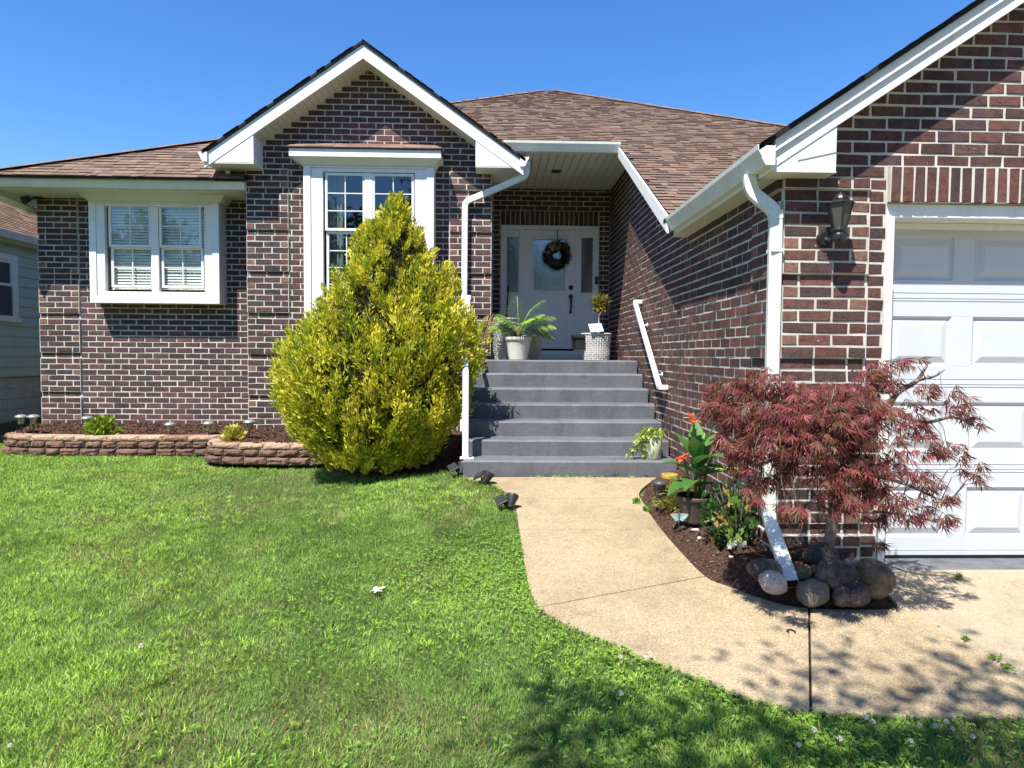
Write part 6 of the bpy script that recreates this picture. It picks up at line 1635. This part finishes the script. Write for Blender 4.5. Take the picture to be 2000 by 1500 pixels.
# ================================================================== lawn
steps_box = [(SX0 - 0.05, 6.0), (SX1, 6.0), (SX1, 9), (SX0 - 0.05, 9)]
plant_poly = [(p.x, p.y) for p in Path(P1).P[::3]] + [(-3.2, 7.7), (-3.22, 7.45), (-3.05, 7.28), (-2.6, 7.22), (-2.1, 7.2), (-1.75, 7.2), (-1.6, 6.8), (-1.25, 6.4), (-0.7, 6.25), (-0.2, 6.25), (-0.2, 9), (-6.2, 9)]
def lawn_points(n, x0, x1, y0, y1):
    P = np.column_stack([rng.uniform(x0, x1, n), rng.uniform(y0, y1, n)])
    ok = ~(poly_inside(P, walk_poly) | poly_inside(P, drive_poly) | poly_inside(P, rb_poly) | poly_inside(P, steps_box) | poly_inside(P, plant_poly))
    return P[ok]
def gz_np(P):
    X, Y = P[:, 0], P[:, 1]; t_ = np.clip((X + 2.2) / 2.2, 0, 1); w = t_ * t_ * (3 - 2 * t_)
    Yc = np.maximum(Y, 1.2); return (0.03 + 0.042 * (np.minimum(Yc, 12) - 2)) * (1 - w) + (0.2 + 0.095 * (np.minimum(Yc, 6.3) - 3.95)) * w - 0.01 * np.clip(1.2 - Y, 0, 8)
parts = [lawn_points(150000, -2.9, 2.6, 1.6, 3.2), lawn_points(150000, -4.2, 1.6, 3.2, 5.2), lawn_points(130000, -6.9, 1.0, 5.2, 8.6), lawn_points(40000, -7.0, -2.9, 0.8, 5.2), lawn_points(16000, 2.6, 7, 0.8, 3), lawn_points(26000, -3.2, 3, 0.2, 1.6)]
P = np.vstack(parts); n = len(P); far = np.clip((P[:, 1] - 2) / 5, 0, 1)
lush = vnoise(P[:, 0] + 20, P[:, 1] + 20, 1.1, 1) * 0.6 + vnoise(P[:, 0] + 20, P[:, 1] + 20, 3.7, 2) * 0.4 - 0.04 * (P[:, 0] + 1.5)
dry = vnoise(P[:, 0] + 30, P[:, 1] + 30, 1.6, 3) * 0.55 + vnoise(P[:, 0] + 30, P[:, 1] + 30, 5.0, 4) * 0.45
clump = vnoise(P[:, 0] + 40, P[:, 1] + 40, 9.0, 8)
L = (0.022 + 0.034 * clump ** 1.5 * lush + 0.008 * rng.random(n)) * (1 + 0.25 * far); W = rng.uniform(0.0022, 0.0042, n) * (1 + 0.6 * far) * (1 + 0.5 * (lush > 0.6))
lean = np.column_stack([vnoise(P[:, 0] + 9, P[:, 1] + 9, 6, 21) - 0.5, vnoise(P[:, 0] + 9, P[:, 1] + 9, 6, 22) - 0.5])
D = np.column_stack([lean * 1.3 + rng.normal(0, 0.55, (n, 2)), np.full(n, 0.95)])
B = np.column_stack([P, gz_np(P) - 0.008])
V, F = leaf_quads(B, D, rand_dirs(n) * np.array([1, 1, 0.15]), L, W, 0.2)
g1, g2, g3_ = np.array([0.225, 0.37, 0.065]), np.array([0.355, 0.52, 0.105]), np.array([0.155, 0.285, 0.06])
k1 = np.clip((lush - 0.3) / 0.4, 0, 1)[:, None]; C = g3_ * (1 - k1) + g2 * k1; C = C * 0.6 + g1 * 0.4
C = C * rng.uniform(0.7, 1.35, (n, 1))
isdry = rng.random(n) < np.clip((dry - 0.53) * 1.6, 0.04, 0.38); C[isdry] = np.array([0.36, 0.30, 0.14]) * rng.uniform(0.6, 1.3, (isdry.sum(), 1))
# coarse tufts of broad bright blades
Pt = np.vstack([lawn_points(2600, -3, 2.6, 1.6, 3.4), lawn_points(2600, -5, 1.4, 3.4, 6.0), lawn_points(1200, -6.5, 0.5, 6.0, 8)]); Pt = Pt[vnoise(Pt[:, 0] + 20, Pt[:, 1] + 20, 1.1, 1) - 0.05 * (Pt[:, 0] + 1) > rng.uniform(0.2, 0.75, len(Pt))]
nt_ = len(Pt); q = 16; a = rng.uniform(0, 6.28, (nt_, q)); sp_ = rng.uniform(0.3, 1.3, (nt_, q))
Dt = np.stack([np.cos(a) * sp_, np.sin(a) * sp_, np.full((nt_, q), 0.8)], 2).reshape(-1, 3)
Bt = np.repeat(np.column_stack([Pt, gz_np(Pt)]), q, 0) + np.column_stack([rng.normal(0, 0.012, (nt_ * q, 2)), np.zeros(nt_ * q)])
Vt, Ft = leaf_quads(Bt, Dt, rand_dirs(nt_ * q) * np.array([1, 1, 0.15]), rng.uniform(0.024, 0.052, nt_ * q), rng.uniform(0.003, 0.0052, nt_ * q), 0.25)
Ct = np.repeat(np.array([[0.38, 0.56, 0.085]]) * rng.uniform(0.65, 1.2, (nt_, 1)), q, 0) * rng.uniform(0.8, 1.2, (nt_ * q, 1))
big_mesh("lawn_grass", *join([(V, F, C), (Vt, Ft, Ct)]), "grass", None, "stuff")
# clover leaves near the walk
Pc = lawn_points(34000, -1.6, 2.6, 1.7, 4.6); Wl = np.array([(p.x, p.y) for p in WL])
dmin = np.min(np.hypot(Pc[:, None, 0] - Wl[None, :, 0], Pc[:, None, 1] - Wl[None, :, 1]), axis=1)
pn_ = vnoise(Pc[:, 0] + 5, Pc[:, 1] + 5, 2.2, 31)
Pc = Pc[(rng.random(len(Pc)) < np.exp(-dmin / 0.5) * np.clip(pn_ * 1.6, 0.1, 1))]; n = len(Pc)
B = np.column_stack([Pc, gz_np(Pc) + rng.uniform(0.012, 0.035, n)]); sets = []
a0 = rng.uniform(0, 6.28, n)
for k in range(3):
    a = a0 + k * 2.094; D = np.column_stack([np.cos(a), np.sin(a), rng.uniform(-0.1, 0.45, n)])
    V, F = leaf_quads(B, D, np.column_stack([-np.sin(a), np.cos(a), np.zeros(n)]), rng.uniform(0.008, 0.013, n), rng.uniform(0.008, 0.013, n), 0.1)
    sets.append((V, F, np.array([[0.2, 0.37, 0.055]]) * rng.uniform(0.7, 1.5, (n, 1))))
big_mesh("clover_leaves", *join(sets), "grass", None, "stuff")
cf = [(1270, 1296), (1212, 1302), (1262, 1305), (1212, 1375), (1640, 1466), (1704, 1432), (1795, 1440), (1826, 1440), (1848, 1432), (1860, 1446), (1590, 1448), (1520, 1395), (1690, 1423), (1778, 1470), (20, 1480), (275, 1280), (1560, 1478), (1900, 1462)]
me = None
for x, y in cf:
    g = gpt(x, y)
    if me is None:
        mb = MB()
        for k in range(60):
            u = rand_dirs(1)[0]; u[2] = abs(u[2]) * 0.9 - 0.2
            blade_leaf(mb, (0, 0, 0), u, 0.013, 0.004, col=(0.72, 0.68, 0.6), n=2)
        o = mb.build("clover_flower", "flower"); me = o.data
    else:
        o = bpy.data.objects.new("clover_flower", me); COL.objects.link(o)
    o.location = (g.x, g.y, ground(g.x, g.y) + 0.045); s_ = random.uniform(0.7, 1.05); o.scale = (s_,) * 3
    tag(o, "small white clover flower head in the lawn grass", "clover flower", "white clover flowers in the lawn")

# ================================================================== trees behind the camera (their shadow and reflection show)
def big_tree(name, label, base, crown, rad, nl, leafsize, pal, trunk_r, clusters=60, spots=(), spread=0.13):
    t = thing(name, label, "tree", base, "trees on the street side"); cr_ = V3(crown)
    mb = MB(); top = cr_ + V3((0, 0, rad[2] * 0.3)); mb.tube([V3(base) - V3((0, 0, 0.2)), V3(base).lerp(top, 0.4) + V3((0.1, 0, 0)), top], [trunk_r, trunk_r * 0.7, trunk_r * 0.15], 9)
    cs = [V3(q) for q in spots]
    while len(cs) < clusters:
        u = rand_dirs(1)[0] * rng.random() ** 0.38; cs.append(cr_ + V3((u[0] * rad[0], u[1] * rad[1], u[2] * rad[2])))
    for q in cs:
        st2 = V3(base).lerp(top, random.uniform(0.45, 0.8)); mb.tube([st2, st2.lerp(q, 0.5) + V3((0, 0, 0.1)), q], [trunk_r * 0.16, trunk_r * 0.09, 0.006], 5)
    mb.build("trunk", "bark", t, smooth=True)
    ci = rng.integers(0, len(cs), nl); cen_ = np.array([tuple(q) for q in cs])[ci]; P = cen_ + rng.normal(0, 1, (nl, 3)) * np.array(rad) * spread
    V, F = leaf_quads(P, rand_dirs(nl) + np.array([0, 0, -0.3]), rand_dirs(nl), rng.uniform(leafsize * 0.7, leafsize * 1.3, nl), rng.uniform(leafsize * 0.45, leafsize * 0.7, nl), 0.1)
    C = np.array(pal)[rng.integers(0, len(pal), nl)] * rng.uniform(0.7, 1.3, (nl, 1)); big_mesh("crown", V, F, C, "leaf", t)
TG = [(0.05, 0.1, 0.025), (0.06, 0.12, 0.03), (0.08, 0.14, 0.03)]
spots = []
for x, y in ((1600, 1312), (1640, 1335), (1835, 1305), (1930, 1340), (1985, 1345), (1900, 1390), (1110, 1360), (1080, 1410), (1210, 1390), (1240, 1415), (1350, 1430), (1430, 1455), (1100, 1485), (1200, 1495), (1330, 1490), (1500, 1470), (1600, 1450), (1700, 1470), (1800, 1460), (1900, 1450), (1980, 1430), (1560, 1500), (1750, 1510), (1950, 1500)):
    g = gpt(x, y); hgt = random.uniform(4.4, 5.6); spots.append(g - SUN_DIR * (hgt / -SUN_DIR.z))
big_tree("shade_tree", "leafy yard tree whose shadow falls on the near lawn and walk", (-1.6, -3.6, -0.03), (-0.9, -2.2, 5.6), (1.7, 1.6, 1.2), 4800, 0.085, TG, 0.14, 75, spots, 0.11)
for k, (x, y, hh, r, lab) in enumerate(((-9, -17, 5.5, 4.2, "broad street tree opposite the left wall"), (-1.0, -20, 6.0, 4.5, "tall street tree opposite the front door"), (8, -18, 5.0, 4.0, "street tree opposite the garage"), (-18, -19, 5.2, 4.5, "street tree far to the left across the road"))):
    big_tree("street_tree", lab, (x, y, -0.1), (x, y, hh), (r, r * 0.8, r * 0.8), 9000, 0.34, TG, 0.25, 60)
